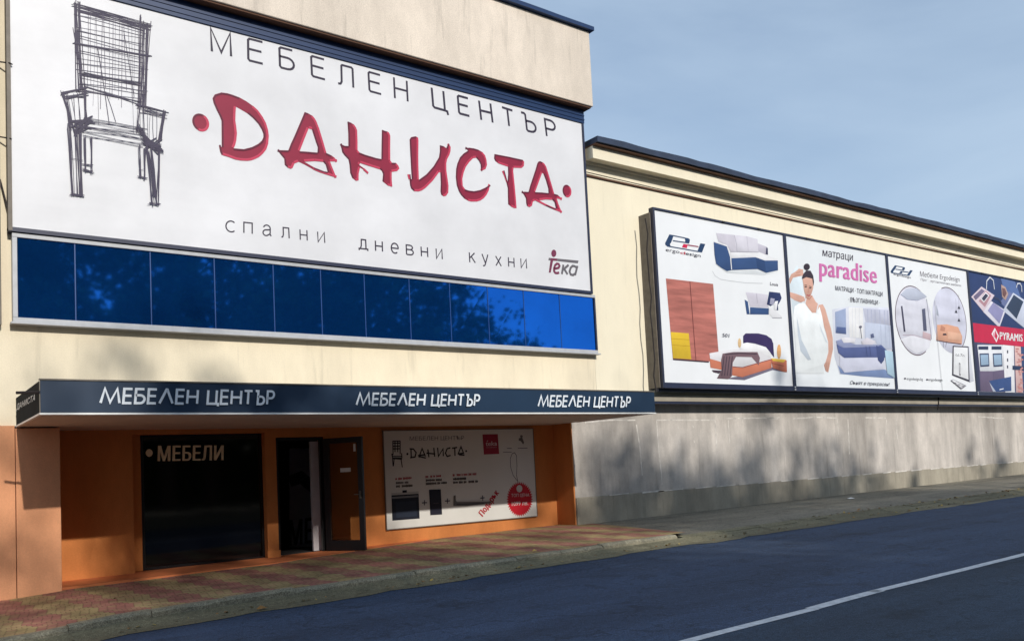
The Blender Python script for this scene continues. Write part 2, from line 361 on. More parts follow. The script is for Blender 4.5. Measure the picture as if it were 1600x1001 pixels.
def asphalt(name, rgb, k, patch, crack=0):
    m = bpy.data.materials.new(name); m.use_nodes = True; t = m.node_tree; n = t.nodes; l = t.links; b = n['Principled BSDF']
    tc = n.new('ShaderNodeTexCoord')
    def nz(s, d, lo, hi, st=(1,1,1), f0=.3, f1=.7):
        mp = n.new('ShaderNodeMapping'); mp.inputs['Scale'].default_value = st; l.new(tc.outputs['Object'], mp.inputs[0])
        z = n.new('ShaderNodeTexNoise'); z.inputs['Scale'].default_value = s; z.inputs['Detail'].default_value = d; z.inputs['Roughness'].default_value = .65; l.new(mp.outputs[0], z.inputs[0])
        r = n.new('ShaderNodeMapRange'); r.inputs[1].default_value = f0; r.inputs[2].default_value = f1; r.inputs[3].default_value = lo; r.inputs[4].default_value = hi; l.new(z.outputs[0], r.inputs[0]); return r.outputs[0], z.outputs[0]
    def mul(a, b_):
        q = n.new('ShaderNodeMath'); q.operation = 'MULTIPLY'; l.new(a, q.inputs[0]); l.new(b_, q.inputs[1]); return q.outputs[0]
    a, _ = nz(.5, 6, 1-patch, 1+patch, (.3,1.6,1)); c, h = nz(70, 2, .45, 1.6); d, _ = nz(16, 8, .72, 1.25); e, _ = nz(.9, 4, .8, 1.12, (.12,2.2,1)); w_, _ = nz(1.3, 3, 1.0, .72, (1,1,1), .58, .66)
    f = mul(mul(mul(a, c), mul(d, e)), w_)
    if crack:
        vn = n.new('ShaderNodeTexVoronoi'); vn.feature = 'DISTANCE_TO_EDGE'; vn.inputs['Scale'].default_value = .55
        wz = n.new('ShaderNodeTexNoise'); wz.inputs['Scale'].default_value = 1.6; wz.inputs['Detail'].default_value = 6; l.new(tc.outputs['Object'], wz.inputs[0])
        va = n.new('ShaderNodeVectorMath'); va.operation = 'MULTIPLY_ADD'; l.new(wz.outputs['Color'], va.inputs[0]); va.inputs[1].default_value = (1.6, 1.6, 0); l.new(tc.outputs['Object'], va.inputs[2]); l.new(va.outputs[0], vn.inputs['Vector'])
        r = n.new('ShaderNodeMapRange'); r.inputs[1].default_value = .0; r.inputs[2].default_value = .012; r.inputs[3].default_value = 1-crack; r.inputs[4].default_value = 1; l.new(vn.outputs['Distance'], r.inputs[0]); f = mul(f, r.outputs[0])
    vm = n.new('ShaderNodeVectorMath'); vm.operation = 'SCALE'; vm.inputs[0].default_value = [lin(x)*k for x in rgb]; l.new(f, vm.inputs['Scale'])
    l.new(vm.outputs[0], b.inputs['Base Color']); b.inputs['Roughness'].default_value = .82; b.inputs['Specular IOR Level'].default_value = .3
    bp = n.new('ShaderNodeBump'); bp.inputs['Strength'].default_value = .7; bp.inputs['Distance'].default_value = .012; l.new(h, bp.inputs['Height']); l.new(bp.outputs[0], b.inputs['Normal'])
    return m
M_ROAD = asphalt('road_asphalt', (50,66,90), 1.05, .25, .45)
M_ROAD2 = asphalt('older_road_asphalt', (46,62,80), 1.0, .28, .45)
M_ASPH = asphalt('old_pavement_asphalt', (132,126,112), .9, .25, .4)
M_DIRT = asphalt('gutter_dirt', (128,122,98), .8, .35)
M_KERB = asphalt('kerb_concrete', (150,143,122), .8, .3)
M_PAINT = mat('worn_road_paint', (205,208,212), .7, .3, 14, stretch=(1,1,1))
M_SOIL = asphalt('bare_soil', (110,104,84), .8, .3)

# ---------------------------------------------------------------- ground, road, pavements
GX = [-60, 1.5, 2.4, 7.5, 13.8, 38, 140]; GZ = [-.4, .0, .05, .14, .22, .45, 1.2]
def gz(x):
    for i in range(len(GX)-1):
        if x <= GX[i+1]: 
            t = (x-GX[i])/(GX[i+1]-GX[i]); return GZ[i]+(GZ[i+1]-GZ[i])*t
    return GZ[-1]
def kerbY(x): return -3.5-.55*max(0, (3.6-x)/3.6)**1.3 if x < 3.6 else -3.5
def sheet(name, xs, yfun0, yfun1, zoff, m, ny=2, parent=None, zf=None):
    b = MB(); vs = []; fs = []
    for x in xs:
        for j in range(ny):
            t = j/(ny-1); y = yfun0(x)+(yfun1(x)-yfun0(x))*t
            vs.append((x, y, gz(x)+zoff+(zf(x, y) if zf else 0)))
    for i in range(len(xs)-1):
        for j in range(ny-1): a = i*ny+j; fs.append((a, a+ny, a+ny+1, a+1))
    b.add(vs, fs, m); o = b.build(name, parent); return o
XS = [-60, -30, -12, -6, -3]+[x*.4 for x in range(-5, 40)]+[16+x*2 for x in range(0, 22)]+[60, 75, 100, 140]
xs_g = [-600, -200]+XS+[300, 900]
struct(sheet('ground', xs_g, lambda x: -600, lambda x: 900, -.35, M_SOIL))
struct(sheet('road', XS, lambda x: -9.62, lambda x: kerbY(x)-.12, -.19, M_ROAD, 6))
struct(sheet('road', XS, lambda x: -16.5, lambda x: -9.62, -.19, M_ROAD2, 6))
struct(sheet('verge', XS, lambda x: -60, lambda x: -16.5, -.17, M_SOIL, 4))
# gutter: strip of dirt along the kerb, ragged towards the road
rg = random.Random(3)
RAG = [.22+.16*rg.random() for _ in range(400)]
def rag(x): return RAG[int((x+100)*2.2) % 400]
GXS = [-12+i*.4 for i in range(0, 160)]
struct(sheet('gutter', GXS, lambda x: kerbY(x)-.3-rag(x)*(1.0 if x < 12.6 else 1.3), lambda x: kerbY(x)+.02, -.183, M_DIRT, 5, zf=lambda x, y: .07*max(0, min(1, 1+(y-kerbY(x))/.3))))
PAVX = lambda y: 13.0+.2*(y+3.5)                     # where red pavers stop
xs_p = [-12, -6, -3]+[x*.4 for x in range(-5, 33)]
pv = MB(); vs = []; fs = []
for x in xs_p+[None]:
    for j in range(6):
        y0 = kerbY(x if x is not None else 13)+.16; y = y0+(.93-y0)*j/5
        xx = x if x is not None else PAVX(y)
        vs.append((xx, y, gz(xx)-.002-.012*max(0, -y)+.004*sin(xx*3.1+y*2)))
for i in range(len(xs_p)):
    for j in range(5): a = i*6+j; fs.append((a, a+6, a+7, a+1))
pv.add(vs, fs, M_PAVE); struct(pv.build('sidewalk'))
def pav_z(x, y): return gz(x)-.002-.012*max(0, -y)
xs_a = [None]+[14+i*.8 for i in range(0, 40)]+[48, 60, 80, 140]
pa = MB(); vs = []; fs = []
for x in xs_a:
    for j in range(6):
        y0 = -3.5+.1; y = y0+(.8-y0)*j/5
        xx = x if x is not None else PAVX(y)+.004
        vs.append((xx, y, gz(xx)-.012-.013*max(0, -y)-.05*(1 if y < -3.3 else 0)))
for i in range(len(xs_a)-1):
    for j in range(5): a = i*6+j; fs.append((a, a+6, a+7, a+1))
pa.add(vs, fs, M_ASPH); struct(pa.build('pavement'))
# kerb of the paved part: chipped concrete kerbstones
kb = MB(); rk = random.Random(5); x = -6.0
while x < 12.6:
    x2 = min(x+.98, 12.75); dz = rk.uniform(-.012, .012); dy = rk.uniform(-.012, .012)
    pts = []
    nseg = 7
    for k in range(nseg+1):
        xx = x+(x2-x-.006)*k/nseg; c = rk.uniform(0, .02) if k not in (0, nseg) else rk.uniform(0, .03)
        Y = kerbY(xx)+dy; zt = pav_z(xx, Y)+.012+dz; zb = gz(xx)-.3
        ch = .02+c
        pts.append([(xx, Y+.16, zb), (xx, Y+.16, zt), (xx, Y+ch, zt-c*.3), (xx, Y-.005, zt-ch*1.2), (xx, Y-.02, zb)])
    vs = [p for row in pts for p in row]; fs = []
    for k in range(nseg):
        for j in range(4): a = k*5+j; fs.append((a, a+1, a+6, a+5))
    fs.append((0, 1, 2, 3, 4)); fs.append(tuple(nseg*5+j for j in (4, 3, 2, 1, 0)))
    kb.add(vs, fs, M_KERB); x = x2
struct(kb.build('kerb'))
kb = MB(); x = 12.8
while x < 70:
    x2 = x+1.2; Y = -3.42+rk.uniform(-.03, .03); z0 = gz(x); z1 = gz(x2)
    kb.hexa([(x, Y-.14, z0-.3), (x2-.02, Y-.14, z1-.3), (x2-.02, Y+.08, z1-.3), (x, Y+.08, z0-.3)],
            [(x, Y-.12, z0-.115+rk.uniform(-.02, .015)), (x2-.02, Y-.12, z1-.115+rk.uniform(-.02, .015)), (x2-.02, Y+.08, z1-.085), (x, Y+.08, z0-.085)], M_DIRT)
    x = x2
struct(kb.build('kerb'))
# centre line, with the small jog where two paint runs meet
lm = MB()
def lrun(x0, x1, ya, yb, wd):
    n = max(2, int((x1-x0)/.5)); vs = []; fs = []
    for i in range(n+1):
        x = x0+(x1-x0)*i/n; y = ya+(yb-ya)*i/n; j = rk.uniform(-.006, .006)
        vs += [(x, y-wd/2+j, gz(x)-.185), (x, y+wd/2+j, gz(x)-.185)]
    for i in range(n): fs.append((2*i, 2*i+2, 2*i+3, 2*i+1))
    lm.add(vs, fs, M_PAINT)
lrun(-20, 8.05, -9.72, -9.68, .13); lrun(8.02, 9.45, -9.66, -9.6, .15); lrun(9.3, 80, -9.6, -9.42, .13)
struct(lm.build('lane_marking'))

# ================================================================= the shop building
Yw = .95; Yg = .3; Yr = .0                                             # recessed shopfront wall
shop = empty('furniture_store', (7.5, 2, 0), 'cream furniture store building with orange recessed shopfront under a navy canopy', 'building')
X0, X1 = 1.52, 13.87
zb = 2.62; ztop = 10.6
P = MB()
P.box(X0, 13.27, 0, .3, zb+.02, ztop, M_CREAM); P.box(13.27, X1, 0, .3, 3.12, ztop, M_CREAM); P.build('wall', shop)
P = MB(); P.box(-9, X0, 0, .3, 2.66, 14, M_CREAM); P.build('side_wall', shop)
P = MB(); P.box(X1-.3, X1, .3, 9, 2.9, 12, M_CREAM); P.build('end_wall', shop)
# raised parapet block
fz0 = 10.2; fz1 = 12.06
P = MB()
P.box(X0-3, X1+.02, -.42, 9, fz0, fz1, M_RENDER); bevel(P.build('parapet', shop), .015)
def wavy(x0, x1, y0, y1, z0, z1, m, step, j):
    P = MB(); r = random.Random(int(x0*10)); n = max(2, int((x1-x0)/step)); vs = []; dz = 0
    for i in range(n+1):
        x = x0+(x1-x0)*i/n; dz = dz*.6+r.uniform(-j, j); dy = r.uniform(-j, j)*.6
        vs += [(x, y0+dy, z0+dz*.3), (x, y1, z0), (x, y1, z1), (x, y0+dy, z1+dz)]
    fs = [(4*i+a, 4*i+(a+1) % 4, 4*i+4+(a+1) % 4, 4*i+4+a) for i in range(n) for a in range(4)]+[(0, 1, 2, 3), (4*n+3, 4*n+2, 4*n+1, 4*n)]
    P.add(vs, fs, m); return P
wavy(X0-3, X1+.1, -.52, 9.1, fz1+.006, fz1+.1, M_BLUE, .5, .012).build('coping', shop)
P = MB(); P.box(X0-3, X1-.02, -.38, -.003, fz0-.035, fz0-.003, M_BROWN); P.build('soffit_board', shop)
P = MB(); P.box(X0+.12, X1-.1, -.2, -.003, fz0-.36, fz0-.038, M_BLUE)
for zz in (fz0-.29, fz0-.19): P.box(X0+.12, X1-.1, -.215, -.2, zz, zz+.03, M_BLUE)
P.build('metal_band', shop)
# pilaster strip and colour patches on the far left
P = MB(); P.box(1.35, X0+.02, -.14, -.003, 4.2, fz0-.37, M_STEEL); P.build('edge_strip', shop)
P = MB()
P.box(-9, 1.345, -.02, -.003, 9.25, fz0-.1, M_PEACH); P.build('colour_band', shop); P = MB(); P.box(-9, 1.345, -.02, -.003, 5.15, 6.35, M_PEACH)
P.build('colour_band', shop)
P = MB(); P.box(-9, 1.345, -.1, -.023, 9.1, 9.18, M_NAVYF); P.build('string_course', shop); P = MB(); P.box(-9, 1.345, -.05, -.003, 5.08, 5.14, M_STEEL); P.build('string_course', shop)
# orange base wall and pillar
xL = atY(97, 900, -.12).x
P = MB(); P.box(-9, 1.70, -.10, .3, -1, 2.64, M_PEACH); P.build('base_wall', shop)
P = MB(); P.box(1.71, xL, -.12, Yw+.3, -1, 2.60, M_PEACH); bevel(P.build('pillar', shop), .012)
# recessed shopfront
xa = atY(210, 850, Yw).x; wx0 = atY(221, 790, 1.15).x; wx1 = atY(416, 760, Yw).x; cx1 = atY(433, 760, Yw).x; dx1 = atY(509, 760, Yw).x
xR = atY(897, 740, Yg).x
wz0 = .115; wz1 = atY(320, 677, Yw).z; dz1 = atY(490, 682, Yw).z
P = MB()
P.box(xL-.3, xa, Yw, Yw+.35, -1, 2.634, M_ORANGE)
P.box(xa, wx1, Yw, Yw+.35, wz1, 2.634, M_ORANGE); P.box(xa, wx1, Yw+.2, Yw+.35, -1, wz0, M_ORANGE)
P.box(xa+.002, wx0-.002, 1.13, Yw+.35, wz0, wz1-.002, M_ORANGE); P.box(wx1, cx1, Yw, Yw+.35, -1, 2.634, M_ORANGE)
P.box(cx1, dx1, Yw, Yw+.35, dz1, 2.634, M_ORANGE)
P.box(dx1, xR-.045, Yw, Yw+.35, -1, 2.634, M_ORANGE)
P.box(xR-.042, xR-.002, Yg-.003, Yw+.3, -1, 2.634, M_ORANGE); P.build('shopfront_wall', shop)
P = MB(); P.box(wx1-.02, cx1+.02, Yw-.03, Yw-.002, .1, .26, M_ORANGE); P.build('column_base', shop)
M_STEP = mat('orange_painted_step', (205,118,70), .75, .15, 3, bump=.2)
P = MB()
vs = []; n = 12
xe = 9.6
for i in range(n+1):
    x = xL-.2+(xe-xL+.2)*i/n; zt = max(gz(x)+.006, .085+.075*i/n)
    yf = -.06+.95*(max(0, (i-6)/6))**1.0
    vs += [(x, yf, zt-.2), (x, yf, zt), (x, Yw+.2, zt+.004), (x, Yw+.2, zt-.2)]
fs = [(4*i+a, 4*i+4+a, 4*i+5+a, 4*i+1+a) for i in range(n) for a in (0, 1, 2)]
P.add(vs, fs, M_STEP); P.build('step', shop)
P = MB(); P.box(xL-.3, xR, 4.0, 4.1, -.1, 2.7, M_DARK); P.box(xL-.3, xR, Yw+.36, 4.0, .12, .14, M_DARK); P.box(xL-.3, xR, Yw+.36, 4, 2.605, 2.65, M_DARK)
P.box(xL-.4, xL-.3, Yw+.36, 4, 0, 2.7, M_DARK); P.box(xR-.1, xR, Yw+.36, 4, 0, 2.7, M_DARK); P.box(cx1-.1, cx1-.02, Yw+.36, 4, .14, 2.6, M_DARK); P.build('interior', shop)
# shop window
win = empty('shop_window', Vector((wx0, 1.15, wz0))-worldloc(shop), parent=shop)
fw = .045
P = MB(); y0, y1 = 1.12, 1.17
P.box(wx0, wx1, y0, y1, wz0, wz0+fw, M_BLACK); P.box(wx0, wx1, y0, y1, wz1-fw, wz1-.002, M_BLACK)
P.box(wx0, wx0+fw, y0, y1, wz0+fw, wz1-fw, M_BLACK); P.box(wx1-fw, wx1-.002, y0, y1, wz0+fw, wz1-fw, M_BLACK)
P.build('frame', win)
P = MB(); P.box(wx0+fw, wx1-fw, 1.14, 1.152, wz0+fw, wz1-fw, M_SGLASS); P.build('pane', win)
t = T(200, 660, 4.17)
s = Sheet(1.138); bm = mat('beige_window_vinyl', (240,222,184), .6, .15, 3)
s.text('МЕБЕЛИ', *t((195,250), (618,243), (198,150)), bm, bold=.035)
s.ell(t((137,197))[0], 5.4, 6.0, bm)
s.build('lettering', win)
# wall poster seen inside the doorway
s = Sheet(2.6); ip = mat('dim_interior_poster', (130,134,150), .6, .2, 2)
s.poly([(452,700), (505,700), (505,860), (452,860)], ip); s.up()
s.text('МЕБЕЛИ', (452,852), (560,838), (452,812), ink(20,20,26), bold=.03)
s.ribbon([(452,752), (470,745), (490,762), (505,780)], .25, ink(24,24,30))
s.build('interior_poster', shop)
# doorway and open leaf
door = empty('door', Vector((cx1, Yw, .15))-worldloc(shop), parent=shop)
hx = atY(505, 770, Yw).x
P = MB(); P.box(cx1+.002, cx1+.06, Yw+.05, Yw+.13, .15, dz1-.06, M_BLACK); P.box(cx1+.002, dx1-.002, Yw+.05, Yw+.13, dz1-.06, dz1-.002, M_BLACK)
P.box(hx-.02, dx1-.002, Yw+.05, Yw+.13, .15, dz1-.06, M_BLACK); P.build('frame', door)
px0 = atY(486, 770, Yw+.3).x; px1 = atY(503, 770, Yw+.3).x
P = MB(); P.box(px0, px1, Yw+.26, Yw+.33, .15, dz1-.08, mat('grey_white_door_edge', (190,184,186), .5)); P.build('inner_leaf', door)
th = radians(58); dv = Vector((cos(th), -sin(th), 0)); nv = Vector((sin(th), cos(th), 0)); H0 = Vector((hx+.04, Yw-.01, .155)); LW, LH = .9, dz1-.2
def lbox(b, a0, a1, z0, z1, t0, t1, m):
    c = [H0+dv*a+nv*t_+Vector((0, 0, z)) for z in (z0, z1) for a, t_ in ((a0, t0), (a1, t0), (a1, t1), (a0, t1))]
    b.hexa(c[:4], c[4:], m)
P = MB(); e = .13
lbox(P, 0, .12, 0, LH, -.03, .03, M_BLACK); lbox(P, LW-.11, LW, 0, LH, -.03, .03, M_BLACK)
lbox(P, .12, LW-.11, 0, .2, -.03, .03, M_BLACK); lbox(P, .12, LW-.11, LH-.11, LH, -.03, .03, M_BLACK)
leaf = P.build('leaf', door)
P = MB(); lbox(P, .12, LW-.11, .2, LH-.11, -.006, .006, M_CGLASS); P.build('pane', leaf)
P = MB(); lbox(P, LW-.07, LW-.04, 1.02, 1.16, -.06, -.03, M_STEEL); lbox(P, LW-.18, LW-.05, 1.09, 1.11, -.085, -.06, M_STEEL); P.build('handle', leaf)
P = MB(); lbox(P, .38, .62, 1.55, 1.63, -.012, -.008, M_WHITE); P.build('sticker', leaf); P = MB(); lbox(P, LW-.2, LW-.15, 1.95, 2.1, -.012, -.008, M_WHITE); P.build('sticker', leaf)

# ribbon window with blue mirror glass
rw = empty('ribbon_window', Vector((7.7, 0, 4.2))-worldloc(shop), parent=shop)
ry = -.12
rx0, rx1 = 1.69, 13.86; rz0, rz1 = 4.255, 5.66
P = MB()
f = .07
P.box(rx0, rx1, ry-.03, -.003, rz0, rz0+f, M_ALU); P.box(rx0, rx1, ry-.03, -.003, rz1-f, rz1, M_ALU)
P.box(rx0, rx0+f, ry-.03, -.003, rz0+f, rz1-f, M_ALU); P.box(rx1-f*.6, rx1, ry-.03, -.003, rz0+f, rz1-f, M_NAVYF)
P.box(rx0-.03, rx1+.06, ry-.06, -.003, rz0-.035, rz0-.003, M_ALU)
bevel(P.build('frame', rw), .006)
div = [118, 236, 336, 428, 502, 570, 640, 703, 762, 818, 874]
dxs = [rx0+f]+[atY(a, 470, ry).x for a in div]+[rx1-f*.6]
mm = mat('blue_glazing_bead', (36,72,128), .4, .1, 5)
for a, b in zip(dxs[:-1], dxs[1:]):
    P = MB(); k = random.uniform(-.003, .003); k2 = random.uniform(-.004, .004)
    P.hexa([(a+.006, ry+k, rz0+f), (b-.006, ry+k2, rz0+f), (b-.006, -.01, rz0+f), (a+.006, -.01, rz0+f)], [(a+.006, ry+k2, rz1-f), (b-.006, ry+k, rz1-f), (b-.006, -.01, rz1-f), (a+.006, -.01, rz1-f)], M_BGLASS)
    P.build('pane', rw)
for a in dxs[1:-1]:
    P = MB(); P.box(a-.008, a+.008, ry-.008, -.01, rz0+f, rz1-f, mm); P.build('glazing_bar', rw)

# canopy
ky = -2.5148; kx0, kx1, kz0, kz1 = 1.732, 13.23, 2.617, 3.076
can = empty('canopy', Vector((7.4, -1.2, 2.6))-worldloc(shop), parent=shop)
P = MB(); P.box(kx0, kx1, ky, ky+.1, kz0+.03, kz1, M_NAVY)
bevel(P.build('front_panel', can), .008)
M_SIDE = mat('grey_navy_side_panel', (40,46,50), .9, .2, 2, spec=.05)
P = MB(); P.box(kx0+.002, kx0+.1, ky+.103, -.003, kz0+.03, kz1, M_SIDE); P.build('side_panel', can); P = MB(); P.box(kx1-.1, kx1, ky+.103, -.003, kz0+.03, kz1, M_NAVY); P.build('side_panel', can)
P = MB(); P.box(kx0-.012, kx1+.012, ky-.012, ky+.04, kz0, kz0+.026, M_WHITE); P.box(kx0-.012, kx0+.03, ky+.043, -.003, kz0, kz0+.026, M_WHITE); P.box(kx1-.03, kx1+.012, ky+.043, -.003, kz0, kz0+.026, M_WHITE)
P.box(kx0-.012, kx1+.012, ky-.012, ky+.05, kz1+.002, kz1+.022, M_STEEL); P.build('trim', can)
P = MB(); P.box(kx0+.035, kx1-.035, ky+.045, Yw+.35, kz0+.004, kz0+.024, M_SOFFIT); P.box(X0, xR-.002, .003, Yw+.34, kz0+.028, kz0+.12, M_SOFFIT); P.build('soffit', can)
P = MB(); P.box(kx0+.1, kx1-.1, ky+.1, -.003, kz1-.08, kz1-.02, M_STEEL); P.build('roof_sheet', can)
LET = mat('silver_lettering', (222,228,234), .4, .1, 3)
WA = {'М': 1.0, 'Е': .44, 'Б': .5, 'Л': .74, 'Н': .58, 'Ц': .6, 'Т': .5, 'Ъ': .58, 'Р': .42}
def sign_word(BL, BR, TL, wd):
    s = Sheet(ky-.003)
    word = 'МЕБЕЛЕН ЦЕНТЪР'; gap = .2; tot = sum((.42 if c == ' ' else WA[c]+gap) for c in word)-gap
    A, B, C = s.at(BL), s.at(BR), s.at(TL); x = 0
    for c in word:
        if c == ' ': x += .42; continue
        a = A+(B-A)*(x/tot); b = A+(B-A)*((x+WA[c])/tot)
        g = {'М': 'М2', 'Е': 'Е2', 'Б': 'Б2', 'Л': 'Л2', 'Ц': 'Ц2', 'Ъ': 'Ъ2'}.get(c, c)
        for st in GL[g]: s.wribbon([a+(b-a)*p+(C-A)*q for p, q in st], wd, LET)
        s.up()
        x += WA[c]+gap
    s.build('lettering', can)
sign_word((157,629), (426,631.5), (159,606.5), .034)
sign_word((557,632), (746.5,633.5), (559,614), .034)
sign_word((841,634), (982,635.5), (843,617.8), .034)
s = Sheet(kx0-.001, 'X')
s.text('ДАНИСТА', (26.5,640), (55,625), (27.5,631), LET, bold=.01); s.build('side_lettering', can)
P = MB(); P.tube([(kx0-.25, ky+.25, 2.93), (kx0+.05, ky+.12, 2.93)], .02, M_CABLE); P.build('bracket', can)

# ================================================================= long wing to the right
wing = empty('warehouse_wing', (36, 2, 0), 'long windowless cream warehouse wing with stepped cornice and grey stained base', 'building')
WX0, WX1 = 13.875, 62
zc = [atY(912, v, yy).z for v, yy in ((206, -.52), (214, -.52), (226, -.33), (243, -.33), (265, -.02), (272, -.02))]
ztop_w = zc[0]
lz1 = atY(1060, 617, -.06).z; lz0 = atY(1060, 627, -.06).z
P = MB(); P.box(WX0, WX1, Yr, Yr+.4, lz1+.003, zc[2]+.1, M_CREAM2); P.build('wall', wing)
wavy(WX0, WX1, -.52, 12, zc[1]-.018, zc[0], mat('roof_edge_tar', (48,60,82), .8, .3, 2), .45, .016).build('roof_edge', wing)
P = MB(); P.box(WX0, WX1, -.46, Yr-.003, zc[1]-.06, zc[1]-.023, M_BROWN); P.build('eaves_board', wing)
P = MB()
prof = [(Yr-.003, zc[1]-.063), (-.33, zc[1]-.063), (-.33, zc[3]), (-.07, zc[3]+.012), (-.06, zc[3]-.04), (-.03, zc[3]-.05), (Yr-.003, zc[3]-.05)]
vs = [(x, y, z) for x in (WX0, WX1) for y, z in prof]; n = len(prof)
fs = [(i, (i+1) % n, (i+1) % n+n, i+n) for i in range(n)]+[tuple(range(n)), tuple(range(2*n-1, n-1, -1))]
P.add(vs, fs, M_CREAM2); P.build('cornice', wing)
P = MB(); P.box(WX0, WX1, Yr-.05, Yr-.003, zc[5]-.035, zc[5], M_BROWN); P.build('moulding', wing)
P = MB(); P.box(WX0, WX1, -.12, Yg+.3, lz0-.002, lz1, mat('grey_ledge_render', (160,152,138), .85, .2, 1.5)); P.build('ledge', wing)
P = MB(); P.box(WX0, WX1, -.1, .1, lz0-.06, lz0-.005, M_NAVYF); P.build('ledge_shadow_strip', wing)  # dark navy strip standing in for the shadow gap under the ledge
P = MB(); P.box(xR+.002, WX1, Yg, Yg+.3, -1, lz0-.006, M_GREY); P.build('lower_wall', wing)
pz0 = atY(905, 778, Yg-.03).z; pz1 = atY(1600, 721, Yg-.03).z; pxe = atY(1600, 721, Yg-.03).x; slope = (pz1-pz0)/(pxe-xR)
P = MB(); vs = []
P.hexa([(xR+.01, Yg-.03, -1), (WX1, Yg-.03, -1), (WX1, Yg-.001, -1), (xR+.01, Yg-.001, -1)], [(xR+.01, Yg-.03, pz0), (WX1, Yg-.03, pz0+slope*(WX1-xR)), (WX1, Yg-.001, pz0+.02+slope*(WX1-xR)), (xR+.01, Yg-.001, pz0+.02)], M_PLINTH)
P.build('plinth', wing)
s = Sheet(Yg-.001); pt = mat('old_whitewash', (226,220,212), .9, .35, 6, k=.85)
t = T(880, 620, 4.172)
def rough(pts, wd):
    out = []
    for a, b in zip(pts[:-1], pts[1:]):
        k = max(2, int(math.hypot(b[0]-a[0], b[1]-a[1])/5))
        out += [(a[0]+(b[0]-a[0])*i/k+random.uniform(-.25, .25), a[1]+(b[1]-a[1])*i/k+random.uniform(-.25, .25)) for i in range(k)]
    s = Sheet(Yg-.001); s.ribbon(out+[pts[-1]], wd, pt); s.build('whitewash_mark', wing)
for ln in ([(608,150), (985,150)], [(608,150), (622,330), (640,500), (645,570)], [(1062,140), (1410,134)], [(478,180), (500,330), (515,510)], [(140,165), (300,150), (470,150)],
           [(745,190), (755,205)], [(755,280), (762,300)], [(845,185), (852,200)], [(850,280), (856,296)], [(990,150), (1000,330)], [(1075,150), (1085,300)]): rough(t(*ln), .035)
t = T(1200, 600, 3.85)
for ln in ([(0,207), (62,207)], [(150,205), (300,198), (415,203), (425,305)], [(480,210), (490,420)], [(712,200), (708,300)], [(585,200), (715,203)], [(770,210), (778,330)], [(1265,195), (1420,205)]): rough(t(*ln), .04)
s = Sheet(Yg-.032); t = T(880, 620, 4.172)
for i in range(26):
    s = Sheet(Yg-.032); x = 14+i*1.0+random.uniform(0, .5); z = pz0+slope*(x-xR)+.012
    s.wribbon([Vector((x, Yg, z)), Vector((x+random.uniform(.4, 1.0), Yg, z+.012))], random.uniform(.02, .04), pt); s.build('whitewash_mark', wing)

# ================================================================= big banner
BY = -.17
bz0 = 5.74; bz1 = atY(905, 178, BY).z; bx0 = atY(19, 300, BY).x; bx1 = 13.70
ban = empty('banner', (bx0, BY, bz0), 'huge white store banner with red brush lettering and a sketched chair', 'banner')
P = MB(); P.box(bx0, bx1, BY, BY+.04, bz0, bz1, M_VINYL); P.build('sheet', ban)
P = MB(); P.box(bx0-.06, bx0-.003, BY-.02, -.003, bz0-.06, bz1, M_STEEL); P.box(bx1+.003, bx1+.06, BY-.02, -.003, bz0-.06, bz1+.02, M_NAVYF); P.box(bx0-.06, bx1+.06, BY-.015, -.003, bz0-.07, bz0-.003, M_NAVYF); P.build('frame', ban)
DK = ink(58,52,70)
s = Sheet(BY)
for ch, BL, BR, TL in [('М', (330.5,80.6), (361,88.5), (329,44)), ('Е', (388,94.5), (410.6,100), (387.5,60.4)), ('Б', (437.5,105.5), (459.5,111), (436.4,74)), ('Е', (487.5,119), (507.8,124.5), (486,87.5)),
    ('Л', (528.3,131.3), (552,137.3), (527,100)), ('Е', (577.3,142.5), (595.5,147.4), (575.6,112.5)), ('Н', (617,153.7), (637,158.8), (615.4,121.2)), ('Ц', (677,167.7), (697.6,173.5), (674.4,137.3)),
    ('Е', (717.4,177.3), (733.4,181.5), (715,149.5)), ('Н', (752,187.6), (769.7,191.8), (748.4,157.5)), ('Т', (787.3,194.6), (803.5,199.6), (784.3,167.8)), ('Ъ', (817.3,203), (838,207.8), (814,175.8)), ('Р', (854.3,212.8), (869.4,217), (851,186))]:
    s = Sheet(BY); glyph(s, ch, BL, BR, TL, .044 if BL[0] < 640 else .052, DK); s.build('letter', ban)
for ch, BL, BR, TL in [('с', (352.5,361.5), (368,363), (352.5,344.5)), ('п', (381,363.8), (394,365.2), (381,347.3)), ('а', (410.9,367.6), (423.5,369), (410.9,351)), ('л', (439.8,371), (451.8,372.4), (439,355)),
    ('н', (469.2,374.6), (480,375.8), (468.6,358.4)), ('и', (497,378), (507.4,379.4), (496.2,362)), ('д', (561.2,390.3), (574.7,391.8), (560.4,373.6)), ('н', (586.9,391.8), (597.6,393), (586.4,376)), ('е', (611.6,395), (622.6,396.2), (611,379.4)),
    ('в', (635.3,397.4), (646,398.6), (634.6,382.6)), ('н', (658.5,400.4), (668.4,401.5), (657.8,385.3)), ('и', (682,403.8), (691,404.8), (681.3,388.4)), ('к', (734,409.6), (742.6,410.6), (733.2,394.3)), ('у', (753.6,410.9), (762.8,412), (753,396.6)),
    ('х', (775,414.8), (783.2,415.8), (774.4,400)), ('н', (794.8,416.4), (803.4,417.4), (794.2,401.8)), ('и', (814.3,418.2), (822.8,419.3), (813.6,403.8))]:
    s = Sheet(BY); glyph(s, ch, BL, BR, TL, .024 if BL[0] < 560 else .028, DK); s.build('letter', ban)
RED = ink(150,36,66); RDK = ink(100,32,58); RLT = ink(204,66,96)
s = Sheet(BY)
